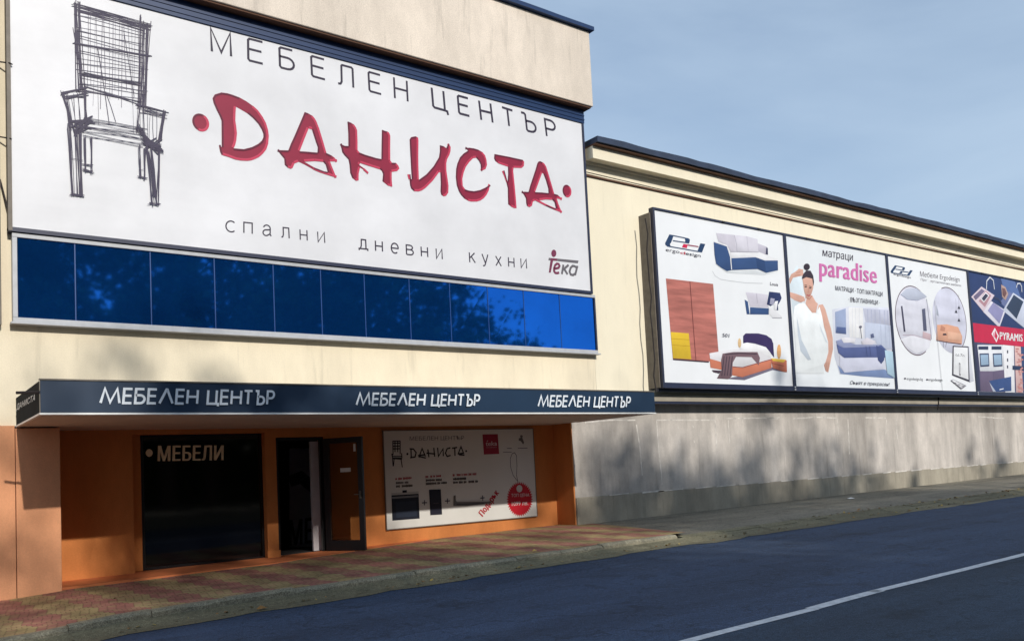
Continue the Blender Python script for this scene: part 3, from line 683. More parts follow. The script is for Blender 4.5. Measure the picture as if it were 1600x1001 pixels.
def brush(pts, holes=()):
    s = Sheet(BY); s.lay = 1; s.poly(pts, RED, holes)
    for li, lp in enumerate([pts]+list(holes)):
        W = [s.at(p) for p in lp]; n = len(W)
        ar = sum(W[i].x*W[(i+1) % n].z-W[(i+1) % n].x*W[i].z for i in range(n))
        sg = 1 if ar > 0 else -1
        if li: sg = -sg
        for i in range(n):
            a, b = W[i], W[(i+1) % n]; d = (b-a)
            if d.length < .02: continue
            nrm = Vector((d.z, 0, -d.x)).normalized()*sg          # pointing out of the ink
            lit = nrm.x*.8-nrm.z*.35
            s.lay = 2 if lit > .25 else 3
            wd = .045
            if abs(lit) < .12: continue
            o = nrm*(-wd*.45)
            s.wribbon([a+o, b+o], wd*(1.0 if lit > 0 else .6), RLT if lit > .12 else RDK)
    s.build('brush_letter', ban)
t = T(290, 130, 7.15)
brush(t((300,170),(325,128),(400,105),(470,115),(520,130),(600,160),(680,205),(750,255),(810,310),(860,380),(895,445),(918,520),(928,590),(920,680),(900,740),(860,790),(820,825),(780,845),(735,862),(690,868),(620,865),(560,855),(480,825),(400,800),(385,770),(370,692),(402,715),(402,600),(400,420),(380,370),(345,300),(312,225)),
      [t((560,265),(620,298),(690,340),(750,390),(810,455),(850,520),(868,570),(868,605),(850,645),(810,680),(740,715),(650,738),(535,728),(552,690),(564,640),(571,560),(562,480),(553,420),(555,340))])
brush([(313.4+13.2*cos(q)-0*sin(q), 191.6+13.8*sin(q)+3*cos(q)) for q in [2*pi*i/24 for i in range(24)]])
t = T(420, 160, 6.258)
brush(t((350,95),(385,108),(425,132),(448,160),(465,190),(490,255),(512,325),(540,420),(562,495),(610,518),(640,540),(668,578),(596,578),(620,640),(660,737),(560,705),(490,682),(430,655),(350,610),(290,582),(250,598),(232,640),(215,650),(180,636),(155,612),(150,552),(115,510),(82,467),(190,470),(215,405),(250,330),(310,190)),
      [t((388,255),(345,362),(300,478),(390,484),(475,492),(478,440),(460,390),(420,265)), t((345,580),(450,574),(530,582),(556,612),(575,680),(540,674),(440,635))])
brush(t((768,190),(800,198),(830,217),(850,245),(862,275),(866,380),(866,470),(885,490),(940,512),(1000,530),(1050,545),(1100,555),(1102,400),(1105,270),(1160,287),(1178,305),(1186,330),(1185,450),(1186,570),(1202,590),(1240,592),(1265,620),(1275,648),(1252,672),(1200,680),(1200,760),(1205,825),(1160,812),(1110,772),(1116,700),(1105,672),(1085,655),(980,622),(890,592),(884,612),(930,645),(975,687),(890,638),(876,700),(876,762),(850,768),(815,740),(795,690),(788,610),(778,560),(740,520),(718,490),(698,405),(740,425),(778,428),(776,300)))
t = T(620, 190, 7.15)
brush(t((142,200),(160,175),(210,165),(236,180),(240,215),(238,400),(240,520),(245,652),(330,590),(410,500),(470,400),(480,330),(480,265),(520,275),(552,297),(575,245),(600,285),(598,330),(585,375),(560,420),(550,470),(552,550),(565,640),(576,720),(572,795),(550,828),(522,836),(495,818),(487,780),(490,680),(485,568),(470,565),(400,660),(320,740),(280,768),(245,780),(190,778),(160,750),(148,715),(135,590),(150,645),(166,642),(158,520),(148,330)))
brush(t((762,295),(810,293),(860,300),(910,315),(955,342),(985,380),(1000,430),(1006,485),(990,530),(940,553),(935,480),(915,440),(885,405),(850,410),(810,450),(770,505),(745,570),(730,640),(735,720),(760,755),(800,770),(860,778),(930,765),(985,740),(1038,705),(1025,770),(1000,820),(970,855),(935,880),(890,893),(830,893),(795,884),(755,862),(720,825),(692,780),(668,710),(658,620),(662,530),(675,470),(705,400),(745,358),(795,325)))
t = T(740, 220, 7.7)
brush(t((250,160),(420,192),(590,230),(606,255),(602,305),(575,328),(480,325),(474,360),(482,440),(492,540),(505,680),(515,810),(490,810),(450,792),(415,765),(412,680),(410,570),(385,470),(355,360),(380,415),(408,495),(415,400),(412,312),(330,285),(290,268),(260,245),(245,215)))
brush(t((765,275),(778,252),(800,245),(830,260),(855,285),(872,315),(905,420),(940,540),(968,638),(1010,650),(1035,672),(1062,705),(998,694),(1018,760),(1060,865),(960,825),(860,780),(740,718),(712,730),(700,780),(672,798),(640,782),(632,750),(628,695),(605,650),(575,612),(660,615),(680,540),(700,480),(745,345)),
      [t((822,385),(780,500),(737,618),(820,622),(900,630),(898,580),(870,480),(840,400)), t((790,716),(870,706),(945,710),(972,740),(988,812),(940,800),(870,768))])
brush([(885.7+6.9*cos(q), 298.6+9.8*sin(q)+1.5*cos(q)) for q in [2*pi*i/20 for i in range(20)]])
# kitchen maker's mark at the lower right corner
s = Sheet(BY); t = T(840, 380, 14.3); G = ink(112,108,114); MR = ink(124,56,84)
s.poly(t((250,325),(430,342),(915,388),(897,450),(430,398),(240,380)), G); s.up()
s.poly(t((290,335),(430,345),(430,395),(285,385)), MR)
s.ell(t((360,225))[0], 3.9, 5.7, MR)
s.poly(t((285,385),(342,392),(292,655),(248,655)), MR)
wd = .055
s.ribbon(t((375,572),(468,548),(488,505),(470,465),(430,455),(390,490),(366,560),(366,620),(390,660),(430,668),(480,655)), wd, MR)
s.ribbon(t((575,480),(540,688)), wd, G); s.ribbon(t((690,485),(580,580),(610,600),(668,695)), wd, G)
s.ribbon(t((888,505),(835,712)), wd, G); s.ribbon(t((866,545),(830,515),(780,505),(735,550),(712,630),(735,695),(790,710),(838,680)), wd, G)
s.build('maker_mark', ban)
# pencil-sketched chair
s = Sheet(BY); t = T(80, 0, 2.945); rs = random.Random(11)
INK1 = ink(64,58,82); INK2 = ink(92,86,108)
def sk(a, b, n=1, j=4, wd=.018, over=6, m=INK1):
    n = n+n//2; j = j*1.9; wd = wd*.6; over = over*2.0
    for _ in range(n):
        p = [(a[0]+rs.uniform(-j, j), a[1]+rs.uniform(-j, j)), (b[0]+rs.uniform(-j, j), b[1]+rs.uniform(-j, j))]
        d = math.hypot(p[1][0]-p[0][0], p[1][1]-p[0][1])+1e-6; ux, uy = (p[1][0]-p[0][0])/d, (p[1][1]-p[0][1])/d
        e0, e1 = rs.uniform(0, over), rs.uniform(0, over)
        q0 = (p[0][0]-ux*e0, p[0][1]-uy*e0); q1 = (p[1][0]+ux*e1, p[1][1]+uy*e1)
        mid = ((q0[0]+q1[0])/2+rs.uniform(-2.5, 2.5), (q0[1]+q1[1])/2+rs.uniform(-2.5, 2.5))
        s.ribbon(t(q0, mid, q1), wd*rs.uniform(.6, 1.25), m)
sk((108,18), (118,420), 4, 5); sk((120,20), (145,410), 7, 7); sk((112,150), (140,420), 4, 6)
sk((108,25), (452,118), 5, 5); sk((130,45), (440,132), 6, 8)
sk((408,85), (405,490), 5, 4); sk((450,110), (428,490), 5, 6); sk((425,120), (412,480), 5, 8)
for i in range(22):
    y = 70+i*16.5; sk((135, y), (418, y+72-i*1.4), 1, 6, .012, 12, INK2 if i % 2 else INK1)
for i in range(16):
    x = 165+i*16; e = rs.choice([380, 430, 470, 560]); sk((x, 55+i*4), (x+rs.uniform(-16, 12), e+i*3), 1, 4, .011, 8, INK2 if i % 3 else INK1)
sk((105,200), (452,258), 2, 2, .02); sk((148,342), (402,388), 4, 5); sk((150,410), (405,470), 3, 6)
sk((210,230), (262,565), 1, 3); sk((330,150), (375,440), 1, 3); sk((250,430), (300,565), 1, 3)
sk((52,432), (155,412), 4, 5); sk((60,455), (152,440), 4, 6)
sk((52,430), (112,620), 3, 4); sk((62,440), (88,592), 3, 4); sk((152,418), (162,565), 4, 4)
for i in range(7): sk((70+i*12, 440), (95+i*9, 600), 1, 5, .014)
sk((400,490), (522,522), 5, 6); sk((420,515), (515,535), 3, 5)
sk((403,492), (395,600), 3, 4); sk((515,520), (492,695), 4, 5); sk((520,522), (505,640), 2, 3)
for i in range(7): sk((418+i*14, 505+i*3), (420+i*11, 650), 1, 5, .014)
for i in range(12): sk((155, 548+i*7.5), (425, 588+i*8), 1, 6, .016, 10)
sk((110,580), (170,560), 9, 12, .03); sk((125,600), (165,580), 6, 12, .03); sk((430,655), (500,690), 9, 10, .03); sk((440,670), (490,660), 5, 10, .03); sk((400,590), (440,650), 6, 8)
sk((80,585), (100,900), 4, 4); sk((132,610), (137,900), 5, 4); sk((115,610), (120,895), 3, 6); sk((96,897), (140,903), 4, 3); sk((92,730), (135,735), 1, 2)
sk((155,640), (155,785), 4, 3); sk((182,640), (182,790), 4, 3); sk((150,785), (184,792), 4, 4); sk((152,760), (182,765), 2, 3)
sk((405,680), (408,818), 4, 3); sk((430,690), (427,820), 4, 3); sk((405,818), (430,823), 4, 3); sk((405,780), (430,785), 1, 3)
sk((435,640), (458,940), 4, 4); sk((500,690), (490,930), 3, 4); sk((462,680), (476,900), 4, 6); sk((440,700), (480,930), 3, 5); sk((454,935), (488,945), 4, 4)
s.build('chair_drawing', ban)

# ================================================================= billboards on the wing
BBY = -.45
pzt = atY(1121, 343.5, BBY).z-.01; pzb = 3.42
pxs = [15.66, 21.02, 26.39, 31.74, 37.1]
GRP = 'billboards in a row along the warehouse wing'
def billboard(i, label, base=M_POSTER):
    a, b = pxs[i], pxs[i+1]
    r = empty('billboard', (a, BBY, pzb), label, 'billboard', GRP)
    P = MB(); P.box(a+.06, b-.06, BBY, BBY+.02, pzb+.14, pzt-.05, base); P.build('poster', r)
    P = MB(); fy = BBY-.035; e0, e1 = a+.003, b-.003
    P.box(e0, e0+.06, fy, BBY+.12, pzb, pzt, M_NAVYF); P.box(e1-.06, e1, fy, BBY+.12, pzb, pzt, M_NAVYF)
    P.box(e0+.06, e1-.06, fy, BBY+.12, pzt-.055, pzt, M_NAVYF); P.box(e0+.06, e1-.06, fy, BBY+.12, pzb, pzb+.14, M_NAVYF)
    bevel(P.build('frame', r), .006)
    P = MB(); P.box(e0, e1, BBY+.14, BBY+.2, pzb-.07, pzb+.02, M_NAVYF)
    P.build('bottom_rail', r)
    for q in (.1, .9):
        x = a+(b-a)*q
        for z in (pzb+.3, pzt-.4): P = MB(); P.box(x-.03, x+.03, BBY+.12, Yr-.003, z-.03, z+.03, M_STEEL); P.build('bracket', r)
    P = MB(); P.box(b-.06, b-.01, fy-.03, fy-.003, pzb+.02, pzb+.06, M_ALU); P.build('clamp', r); P = MB(); P.box(b-.06, b-.01, fy-.03, fy-.003, pzb+.09, pzb+.13, M_ALU); P.build('clamp', r)
    for q in (.2, .5, .78): P = MB(); x = a+(b-a)*q; P.box(x-.05, x+.05, fy-.02, fy-.002, pzt-.045, pzt-.01, M_BLACK); P.build('clip', r)
    return r
NV = ink(40,66,104); NV2 = ink(56,84,132)
def ed_logo(s, mapf, wd, c1, c2, c3):
    M = lambda *p: [mapf(q) for q in p]
    s.poly(M((230,183),(305,200),(285,260),(262,320),(240,350),(248,372),(262,392),(190,385),(165,368),(155,340),(165,315)), c1)
    s.poly(M((500,235),(560,247),(585,265),(588,290),(575,335),(500,322),(508,290),(500,258)), c1)
    s.poly(M((770,335),(855,347),(797,497),(715,482)), c1)
    s.ribbon(M((235,190),(500,243)), wd, c1); s.ribbon(M((290,290),(575,332)), wd, c1); s.ribbon(M((190,383),(400,420),(740,480)), wd, c1); s.up()
    s.poly(M((475,345),(552,358),(532,420),(448,405)), c2); s.ribbon(M((550,366),(735,394)), wd, c3)
# --- first: sofas, wardrobe, bed
bb = billboard(0, 'billboard with a navy corner sofa, a red wood wardrobe and a bed')
P = MB(); P.box(pxs[0]-.03, pxs[0]-.003, BBY+.06, Yr-.003, pzb+.02, pzt-.12, M_STEEL); P.build('side_channel', bb)
s = Sheet(BBY); L1 = T(1025, 350, 11.12)
ed_logo(s, lambda p: L1(p)[0], .03, NV, ink(214,40,84), ink(150,50,80))
s.text('ergo', *L1((165,472),(405,512),(168,425)), DK, ref='x'); s.text('d', *L1((415,518),(505,532),(417,480)), ink(196,40,70), ref='x'); s.text('esign', *L1((512,535),(770,577),(514,492)), DK, ref='x')
s.build('emblem', bb)
s = Sheet(BBY); t = T(1105, 350, 6.256); LG = ink(216,212,224); LG2 = ink(204,200,214); WT = ink(240,240,244)
s.ribbon(t((50,460),(75,505),(130,540),(220,555),(380,575),(540,580)), .018, ink(205,208,212))
s.poly(t((70,385),(190,460),(480,445),(575,480),(690,465),(560,500),(190,478)), ink(222,226,230)); s.up()
s.poly(t((85,88),(150,95),(270,108),(285,265),(225,270),(195,212),(108,172)), LG); s.poly(t((258,106),(390,120),(490,148),(502,272),(286,268),(270,200)), ink(222,219,230)); s.poly(t((490,188),(585,225),(588,300),(500,278)), LG2)
s.poly(t((225,270),(500,272),(690,345),(685,358),(560,358),(470,325),(230,335)), WT); s.up()
s.ribbon(t((262,108),(285,200),(288,265)), .015, ink(180,176,192)); s.ribbon(t((385,120),(400,268)), .012, ink(196,192,206)); s.ribbon(t((225,272),(500,275)), .018, ink(176,172,186))
s.poly(t((575,230),(590,235),(592,300),(570,296)), ink(70,72,100))
s.poly(t((62,175),(190,218),(225,330),(238,450),(190,460),(130,425),(85,388),(70,300)), NV2); s.poly(t((235,335),(470,325),(560,357),(688,357),(690,452),(575,477),(490,440),(240,450)), NV2)
s.poly(t((470,325),(560,357),(575,477),(490,440)), ink(48,74,120)); s.up(); s.ribbon(t((64,172),(190,214),(224,320),(236,445)), .035, WT)
s.build('sofa_picture', bb)
s = Sheet(BBY)
s.poly(t((375,665),(480,675),(592,690),(585,775),(605,818),(415,808),(405,765)), LG); s.up(); s.poly(t((600,815),(660,840),(728,905),(728,918),(635,916),(605,880)), WT)
s.poly(t((365,738),(396,758),(414,882),(385,880)), NV2); s.poly(t((418,812),(600,823),(600,884),(418,882)), NV2); s.poly(t((605,660),(710,672),(726,722),(712,755),(690,790),(693,842),(672,842),(660,765),(620,802),(582,785)), ink(46,58,104)); s.up()
s.poly(t((618,723),(658,730),(645,792),(608,782)), ink(176,176,200)); s.poly(t((658,755),(690,750),(676,842),(648,835)), WT); s.ribbon(t((480,678),(490,770)), .012, ink(190,186,200)); s.ribbon(t((635,917),(728,917)), .014, ink(160,160,172))
s.text('Louis', *t((612,597),(690,608),(614,565)), DK)
s.build('small_sofa_picture', bb)
s = Sheet(BBY); t = T(1030, 425, 5.562)
WOOD = mat('printed_red_wood', (196,118,106), .5, .42, 1.3, k=.84, stretch=(.55,1,5))
s.poly(t((57,55),(468,103),(522,780),(118,757)), WOOD); s.up()
s.up(); s.ribbon(t((265,80),(318,770)), .022, ink(120,60,62)); s.poly(t((98,520),(255,532),(277,757),(118,748)), ink(228,190,52)); s.ribbon(t((118,757),(430,780)), .035, ink(70,50,60)); s.up()
s.ribbon(t((103,578),(262,588)), .01, ink(190,150,40)); s.ribbon(t((107,633),(268,643)), .01, ink(190,150,40))
s.build('wardrobe_picture', bb)
s = Sheet(BBY)
s.poly(t((560,925),(740,938),(985,850),(1110,872),(1000,820),(720,900)), ink(120,112,132)); s.up()
s.poly(t((730,640),(728,555),(750,532),(860,532),(930,548),(975,580),(990,620),(998,742),(940,670),(850,630)), ink(60,46,96)); s.ell(t((1040,690))[0], 3.2, 11.2, ink(232,176,120)); s.ell(t((697,615))[0], 2.6, 7.4, ink(234,200,152)); s.up()
s.poly(t((435,745),(540,778),(640,818),(722,825),(972,750),(976,832),(720,912),(640,897),(540,848),(445,830)), ink(208,126,98)); s.poly(t((435,705),(560,682),(700,665),(870,690),(968,720),(968,755),(720,825),(640,818),(530,778),(440,752)), ink(234,232,236)); s.up()
s.poly(t((700,662),(715,622),(760,612),(830,622),(925,652),(968,705),(962,735),(880,700),(790,690)), ink(246,246,248)); s.poly(t((970,752),(1105,766),(1108,868),(1080,866),(985,832)), ink(206,120,92)); s.up()
s.poly(t((970,748),(1100,760),(1075,785),(985,772)), ink(244,200,80)); s.ribbon(t((975,790),(1080,815)), .02, ink(150,80,64)); s.ribbon(t((640,822),(722,828),(970,758)), .018, ink(140,80,80))
TH = ink(122,96,104); TD = ink(78,62,74)
s.poly(t((548,708),(640,694),(850,694),(872,745),(862,808),(800,738),(665,735),(636,785),(630,902),(600,928),(500,922),(540,850),(535,765)), TH); s.poly(t((455,850),(540,855),(520,880),(470,868)), TD); s.up()
for dx in (0, 24, 48, 72): s.ribbon(t((560+dx,730),(552+dx,800),(540+dx,900)), .035, TD)
s.ribbon(t((570,715),(700,705),(845,712)), .03, TD)
s.text('501', *t((545,562),(604,567),(548,530)), DK)
s.build('bed_picture', bb)
# --- second: mattress advertisement
bb = billboard(1, 'billboard with pink lettering and a woman in white beside a blue bedroom', mat('pale_poster_vinyl', (240,244,248), .45, .06, .8, k=.82))
s = Sheet(BBY); t = T(1290, 470, 6.9)
s.poly(t((70,90),(250,60),(690,70),(715,520),(740,835),(400,800),(150,790),(95,600)), ink(222,225,238)); s.up()
s.poly(t((100,120),(215,80),(222,358),(105,345)), ink(166,180,214)); s.poly(t((245,68),(402,74),(405,402),(258,392)), ink(242,242,244)); s.poly(t((402,80),(690,98),(705,265),(430,230)), ink(204,207,226))
s.poly(t((130,690),(200,768),(640,738),(735,835),(400,812),(160,785)), ink(126,146,188)); s.up()
s.poly(t((118,278),(215,285),(218,358),(108,346)), ink(88,104,150))
for x in (285, 320, 360): s.ribbon(t((x,75),(x+4,395)), .02, ink(226,228,236))
for x in (450, 490, 530, 580, 630, 665): s.ribbon(t((x,90+(x-440)*.06),(x+6,235+(x-440)*.1)), .04, ink(186,191,216))
s.poly(t((420,228),(560,245),(702,265),(718,520),(640,520),(560,480),(530,425),(425,402)), ink(198,206,226)); s.up()
for x in (590, 640, 680): s.ribbon(t((x,262),(x+10,500)), .02, ink(180,188,212))
s.poly(t((150,585),(200,615),(560,605),(605,670),(622,735),(200,772),(150,700)), ink(212,214,232)); s.poly(t((115,470),(180,500),(350,482),(600,476),(655,530),(640,610),(440,610),(200,615),(135,560)), ink(88,100,150)); s.up()
s.poly(t((110,430),(160,415),(320,470),(600,470),(560,490),(350,500),(190,505),(120,470)), ink(150,158,194)); s.poly(t((540,480),(640,520),(625,640),(595,680),(560,640),(550,560)), ink(72,84,132)); s.up()
s.poly(t((160,402),(210,395),(320,402),(310,448),(190,452)), ink(232,230,236)); s.poly(t((385,432),(440,395),(535,435),(500,472),(390,472)), ink(222,218,228)); s.poly(t((480,360),(510,350),(520,395),(485,400)), ink(96,104,140)); s.poly(t((632,530),(722,548),(742,832),(660,782)), ink(180,208,226)); s.ribbon(t((370,275),(385,405)), .02, ink(90,90,110)); s.ell(t((372,280))[0], 2.2, 2, ink(110,110,128))
for x in (430, 470): s.ribbon(t((x,490),(x+15,600)), .02, ink(72,84,132))
s.build('bedroom_picture', bb)
s = Sheet(BBY); t = T(1225, 375, 4.347); SK = ink(222,174,156); SK2 = ink(200,142,126)
s.poly(t((30,250),(90,170),(130,300),(110,560),(70,560)), ink(224,236,244)); s.up()
s.poly(t((34,262),(48,232),(75,216),(100,195),(128,200),(132,240),(95,248),(60,256),(40,300)), SK); s.poly(t((36,352),(90,368),(135,385),(142,412),(112,424),(70,408),(42,388)), SK)
s.poly(t((145,380),(190,375),(215,420),(240,440),(262,436),(280,470),(300,540),(318,600),(330,665),(332,740),(318,810),(300,898),(283,890),(270,850),(290,800),(300,700),(285,630),(262,560),(240,500),(190,495),(150,440),(140,410)), SK); s.up()
s.poly(t((98,432),(140,428),(165,465),(190,494),(216,494),(240,452),(258,520),(272,600),(298,690),(300,760),(280,830),(262,850),(270,905),(70,905),(80,760),(72,640),(60,520),(70,450)), ink(244,248,250)); s.poly(t((125,262),(128,240),(190,250),(200,290),(196,330),(184,368),(166,402),(150,392),(136,345)), SK); s.up()
s.poly(t((120,262),(128,232),(150,206),(178,208),(196,240),(202,285),(198,312),(190,262),(150,252),(130,262)), ink(64,52,62)); s.ell(t((153,182))[0], 4.8, 5.2, ink(58,46,56))
s.poly(t((85,520),(118,680),(150,740),(182,812),(160,815),(110,752),(92,640)), ink(206,216,228)); s.poly(t((235,560),(270,640),(296,700),(280,690),(250,620)), ink(222,230,238))
s.ribbon(t((148,395),(140,430)), .05, WT); s.ribbon(t((232,430),(218,494)), .05, WT)
s.ell(t((146,318))[0], 2.0, .9, ink(70,50,54)); s.ell(t((176,326))[0], 2.0, .9, ink(70,50,54)); s.ribbon(t((138,306),(154,308)), .02, ink(90,64,60)); s.ribbon(t((168,314),(186,318)), .02, ink(90,64,60))
s.ribbon(t((163,322),(166,350),(158,354)), .018, SK2); s.ribbon(t((152,372),(164,378),(176,374)), .035, ink(190,92,96)); s.ribbon(t((150,392),(170,402),(188,378)), .03, SK2)
s.ribbon(t((290,830),(282,885)), .015, SK2); s.ribbon(t((302,830),(292,890)), .015, SK2); s.ribbon(t((80,225),(110,215)), .015, SK2); s.ribbon(t((70,240),(110,235)), .015, SK2)
s.build('woman_picture', bb)
s = Sheet(BBY); t = T(1270, 380, 8.338); PK = ink(222,124,186); GT = ink(78,72,84)
s.text('матраци', *t((125,165),(520,230),(127,88)), GT, ref='x', bold=.012); s.text('paradise', *t((88,418),(828,522),(86,230)), PK, ref='x', bold=.03)
s.text('МАТРАЦИ · ТОП МАТРАЦИ', *t((290,612),(905,692),(290,552)), GT); s.text('· ВЪЗГЛАВНИЦИ ·', *t((458,758),(868,802),(458,700)), GT)
t = T(1290, 470, 6.9); s.text('Сънят е прекрасен!', *t((255,897),(680,917),(258,858)), DK, shear=.25); s.build('lettering', bb)
# --- third: interior design with two round pictures
bb = billboard(2, 'white billboard with two round room pictures and a drawn tablet screen')
t = T(1380, 395, 4.447)
def l3(p):                                           # same emblem, smaller
    a = (p[0]-230)/625; b = (p[1]-185)/190
    bx = b-a*.85
    return t((80+a*125+bx*-15, 88+a*34+bx*47))[0]
s = Sheet(BBY); ed_logo(s, l3, .03, NV, NV, NV); s.text('ergodesign', *t((70,152),(190,178),(71,141)), GT, ref='x'); s.build('emblem', bb)
s = Sheet(BBY)
s.text('Мебели Ergodesign', *t((255,163),(530,200),(256,127)), ink(104,98,108)); s.text('Проф. ергономични мебели', *t((260,192),(540,235),(261,175)), ink(150,146,154))
s.text('ergodesign.bg', *t((162,881),(275,886),(162,866)), ink(120,120,126), ref='x'); s.text('ergodesign', *t((312,887),(410,891),(312,872)), ink(120,120,126), ref='x')
s.ell(t((150,872))[0], 1.4, 1.4, DK); s.ell(t((303,880))[0], 1.4, 1.4, DK); s.build('lettering', bb)
s = Sheet(BBY)
def disc(cx, cz, r, a0, a1, n=36): return [Vector((cx+r*cos(radians(a0+(a1-a0)*i/n)), BBY, cz+r*sin(radians(a0+(a1-a0)*i/n)))) for i in range(n+1)]
ca = s.at(t((216,470))[0]); ra = 1.16
s.wpoly(disc(ca.x, ca.z, ra, -20, 340)[1:], ink(222,222,234)); s.up()
s.wribbon(disc(ca.x, ca.z, ra, 60, 300), .03, ink(96,70,84))
s.poly(t((118,290),(160,250),(230,245),(300,300),(240,325),(170,325)), ink(198,204,222)); s.poly(t((120,600),(200,570),(330,600),(320,660),(230,700),(160,650)), ink(232,232,240)); s.up()
s.ribbon(t((120,288),(165,322),(235,330),(300,305)), .025, ink(160,166,190)); s.poly(t((122,370),(132,368),(154,548),(142,548)), ink(70,68,90)); s.poly(t((268,392),(290,385),(302,542),(278,542)), ink(96,98,124)); s.ribbon(t((135,570),(215,572),(330,605)), .03, ink(190,176,190)); s.poly(t((275,545),(330,565),(328,608),(272,590)), ink(206,180,186)); s.ribbon(t((300,320),(335,600)), .03, ink(150,150,166))
cb = s.at(t((462,468))[0]); s.lay = 1; s.wpoly(disc(cb.x, cb.z, ra, 0, 360)[1:], ink(216,217,234)); s.up(); s.wribbon(disc(cb.x, cb.z, ra, 110, -50), .03, ink(96,70,84))
s.poly(t((372,500),(440,495),(520,515),(548,580),(545,635),(450,620),(368,605)), ink(222,166,138)); s.poly(t((368,360),(380,400),(385,440),(370,430)), ink(176,182,196)); s.up()
s.poly(t((445,545),(540,560),(542,605),(450,598)), ink(236,186,158)); s.ribbon(t((368,607),(450,622),(540,634)), .03, ink(90,66,76)); s.poly(t((415,560),(436,560),(440,572),(412,572)), ink(50,44,56)); s.poly(t((400,500),(430,520),(425,545),(395,540)), ink(200,140,116))
for x, y in ((525,380), (505,408), (525,467)): s.poly(t((x-10,y+8),(x,y-14),(x+10,y+10)), ink(52,50,62)); s.ribbon(t((x,y-14),(x-2,y-90)), .008, ink(120,120,130))
s.ribbon(t((415,610),(420,655)), .015, ink(90,80,90)); s.ribbon(t((440,612),(432,655)), .015, ink(90,80,90))
s.build('room_picture', bb)
s = Sheet(BBY); s.poly(t((560,640),(600,650),(630,890),(600,900)), ink(214,216,226)); s.up(); s.up(); s.up(); s.poly(t((481,644),(591,650),(599,897),(478,850)), ink(66,62,76)); s.up(); s.poly(t((488,653),(585,658),(590,880),(486,842)), ink(244,245,248)); s.up()
s.text('ω.7ₙ'.replace('ₙ', 'n'), *t((500,715),(560,722),(502,695)), GT); s.ribbon(t((528,765),(530,850)), .1, GT); s.up(); s.ribbon(t((528,772),(530,842)), .05, WT)
s.poly(t((465,885),(482,878),(575,922),(540,948)), ink(132,130,140)); s.up(); s.poly(t((472,886),(484,882),(562,922),(540,938)), ink(232,232,236)); s.up()
for q in (0, 28, 55): s.ribbon(t((485+q,902+q*.45),(503+q,904+q*.4)), .02, GT)
s.ribbon(t((355,330),(378,640),(410,972)), .02, ink(186,186,190)); s.build('tablet_picture', bb)
# --- fourth: kitchen sinks and ovens
bb = billboard(3, 'dark blue billboard with steel sinks and ovens split by a red band')
s = Sheet(BBY); t = T(1500, 410, 4.66); a4, b4 = pxs[3]+.07, pxs[4]-.07; zt, zbm = pzt-.06, pzb+.15
def W4(pts): return [Vector((min(max(s.at(p).x, a4), b4), BBY, min(max(s.at(p).z, zbm), zt))) for p in t(*pts)]
def p4(*pts, m): s.wpoly(W4(pts), m)
zr1 = s.at(t((95,440))[0]).z; zr0 = s.at(t((105,578))[0]).z
s.wpoly([Vector((a4, BBY, zr1)), Vector((b4, BBY, zr1)), Vector((b4, BBY, zt)), Vector((a4, BBY, zt))], ink(46,64,112))
s.wpoly([Vector((a4, BBY, zbm)), Vector((b4, BBY, zbm)), Vector((b4, BBY, zr0)), Vector((a4, BBY, zr0))], ink(96,92,124)); s.up()
p4((295,100), (400,140), (470,330), (466,480), (340,300), m=ink(92,116,170)); p4((290,290), (350,210), (470,270), (470,470), m=ink(110,120,164))
s.up(); PKL = ink(222,206,216)
p4((80,250), (155,175), (250,240), (170,360), m=PKL); p4((168,360), (225,280), (330,350), (285,475), m=ink(228,224,236)); p4((310,350), (385,220), (470,275), (470,480), m=ink(206,212,230)); p4((298,160), (330,180), (350,230), (330,275), (305,250), m=ink(190,160,150)); s.up()
p4((95,248), (155,192), (180,208), (112,275), m=ink(120,110,140)); p4((135,280), (185,205), (225,240), (180,325), m=ink(196,150,160)); p4((145,265), (185,215), (212,240), (172,292), m=ink(238,236,242)); p4((200,350), (240,290), (318,350), (285,445), m=ink(150,148,190)); p4((335,330), (390,235), (460,285), (410,410), m=ink(52,66,92)); p4((305,185), (325,190), (338,225), (322,255), (308,235), m=ink(120,84,84)); s.up()
p4((155,262), (185,225), (203,242), (172,282), m=ink(62,62,84))
s.ribbon(t((190,195),(192,135),(215,108),(240,130),(248,195)), .05, ink(222,226,236)); s.ribbon(t((408,185),(415,155),(435,152),(446,175),(448,215)), .05, ink(214,218,230)); s.ribbon(t((240,255),(275,265),(300,295)), .06, ink(60,66,96))
# lower kitchen
s.lay = 2
p4((110,585), (125,585), (150,975), (130,975), m=ink(60,62,92)); p4((125,600), (310,600), (318,790), (145,790), m=ink(232,234,240)); p4((145,790), (240,790), (240,965), (150,965), m=ink(112,98,124)); p4((242,790), (320,780), (330,965), (242,965), m=ink(104,92,118)); p4((310,590), (390,595), (400,965), (330,965), m=ink(236,236,240)); p4((395,595), (440,600), (460,965), (410,965), m=ink(228,190,186)); p4((440,600), (700,610), (700,965), (460,965), m=ink(60,80,124)); s.up()
for x in (132, 228): p4((x,610), (x+72,610), (x+72,634), (x,634), m=ink(50,58,92)); p4((x+8,662), (x+76,660), (x+80,755), (x+14,760), m=ink(56,66,100))
s.up()
for x in (132, 228): p4((x+14,672), (x+70,670), (x+74,744), (x+20,748), m=ink(160,186,212))
p4((210,862), (370,830), (372,935), (260,962), m=ink(58,82,134)); p4((210,870), (262,962), (240,965), m=ink(190,196,214)); p4((380,750), (470,755), (470,785), (380,780), m=ink(44,58,92)); s.ribbon(t((285,925),(315,918)), .03, WT)
for y in (650, 710, 760): p4((340,y-12), (348,y-12), (349,y+10), (341,y+10), m=ink(70,70,90))
rb = random.Random(2)
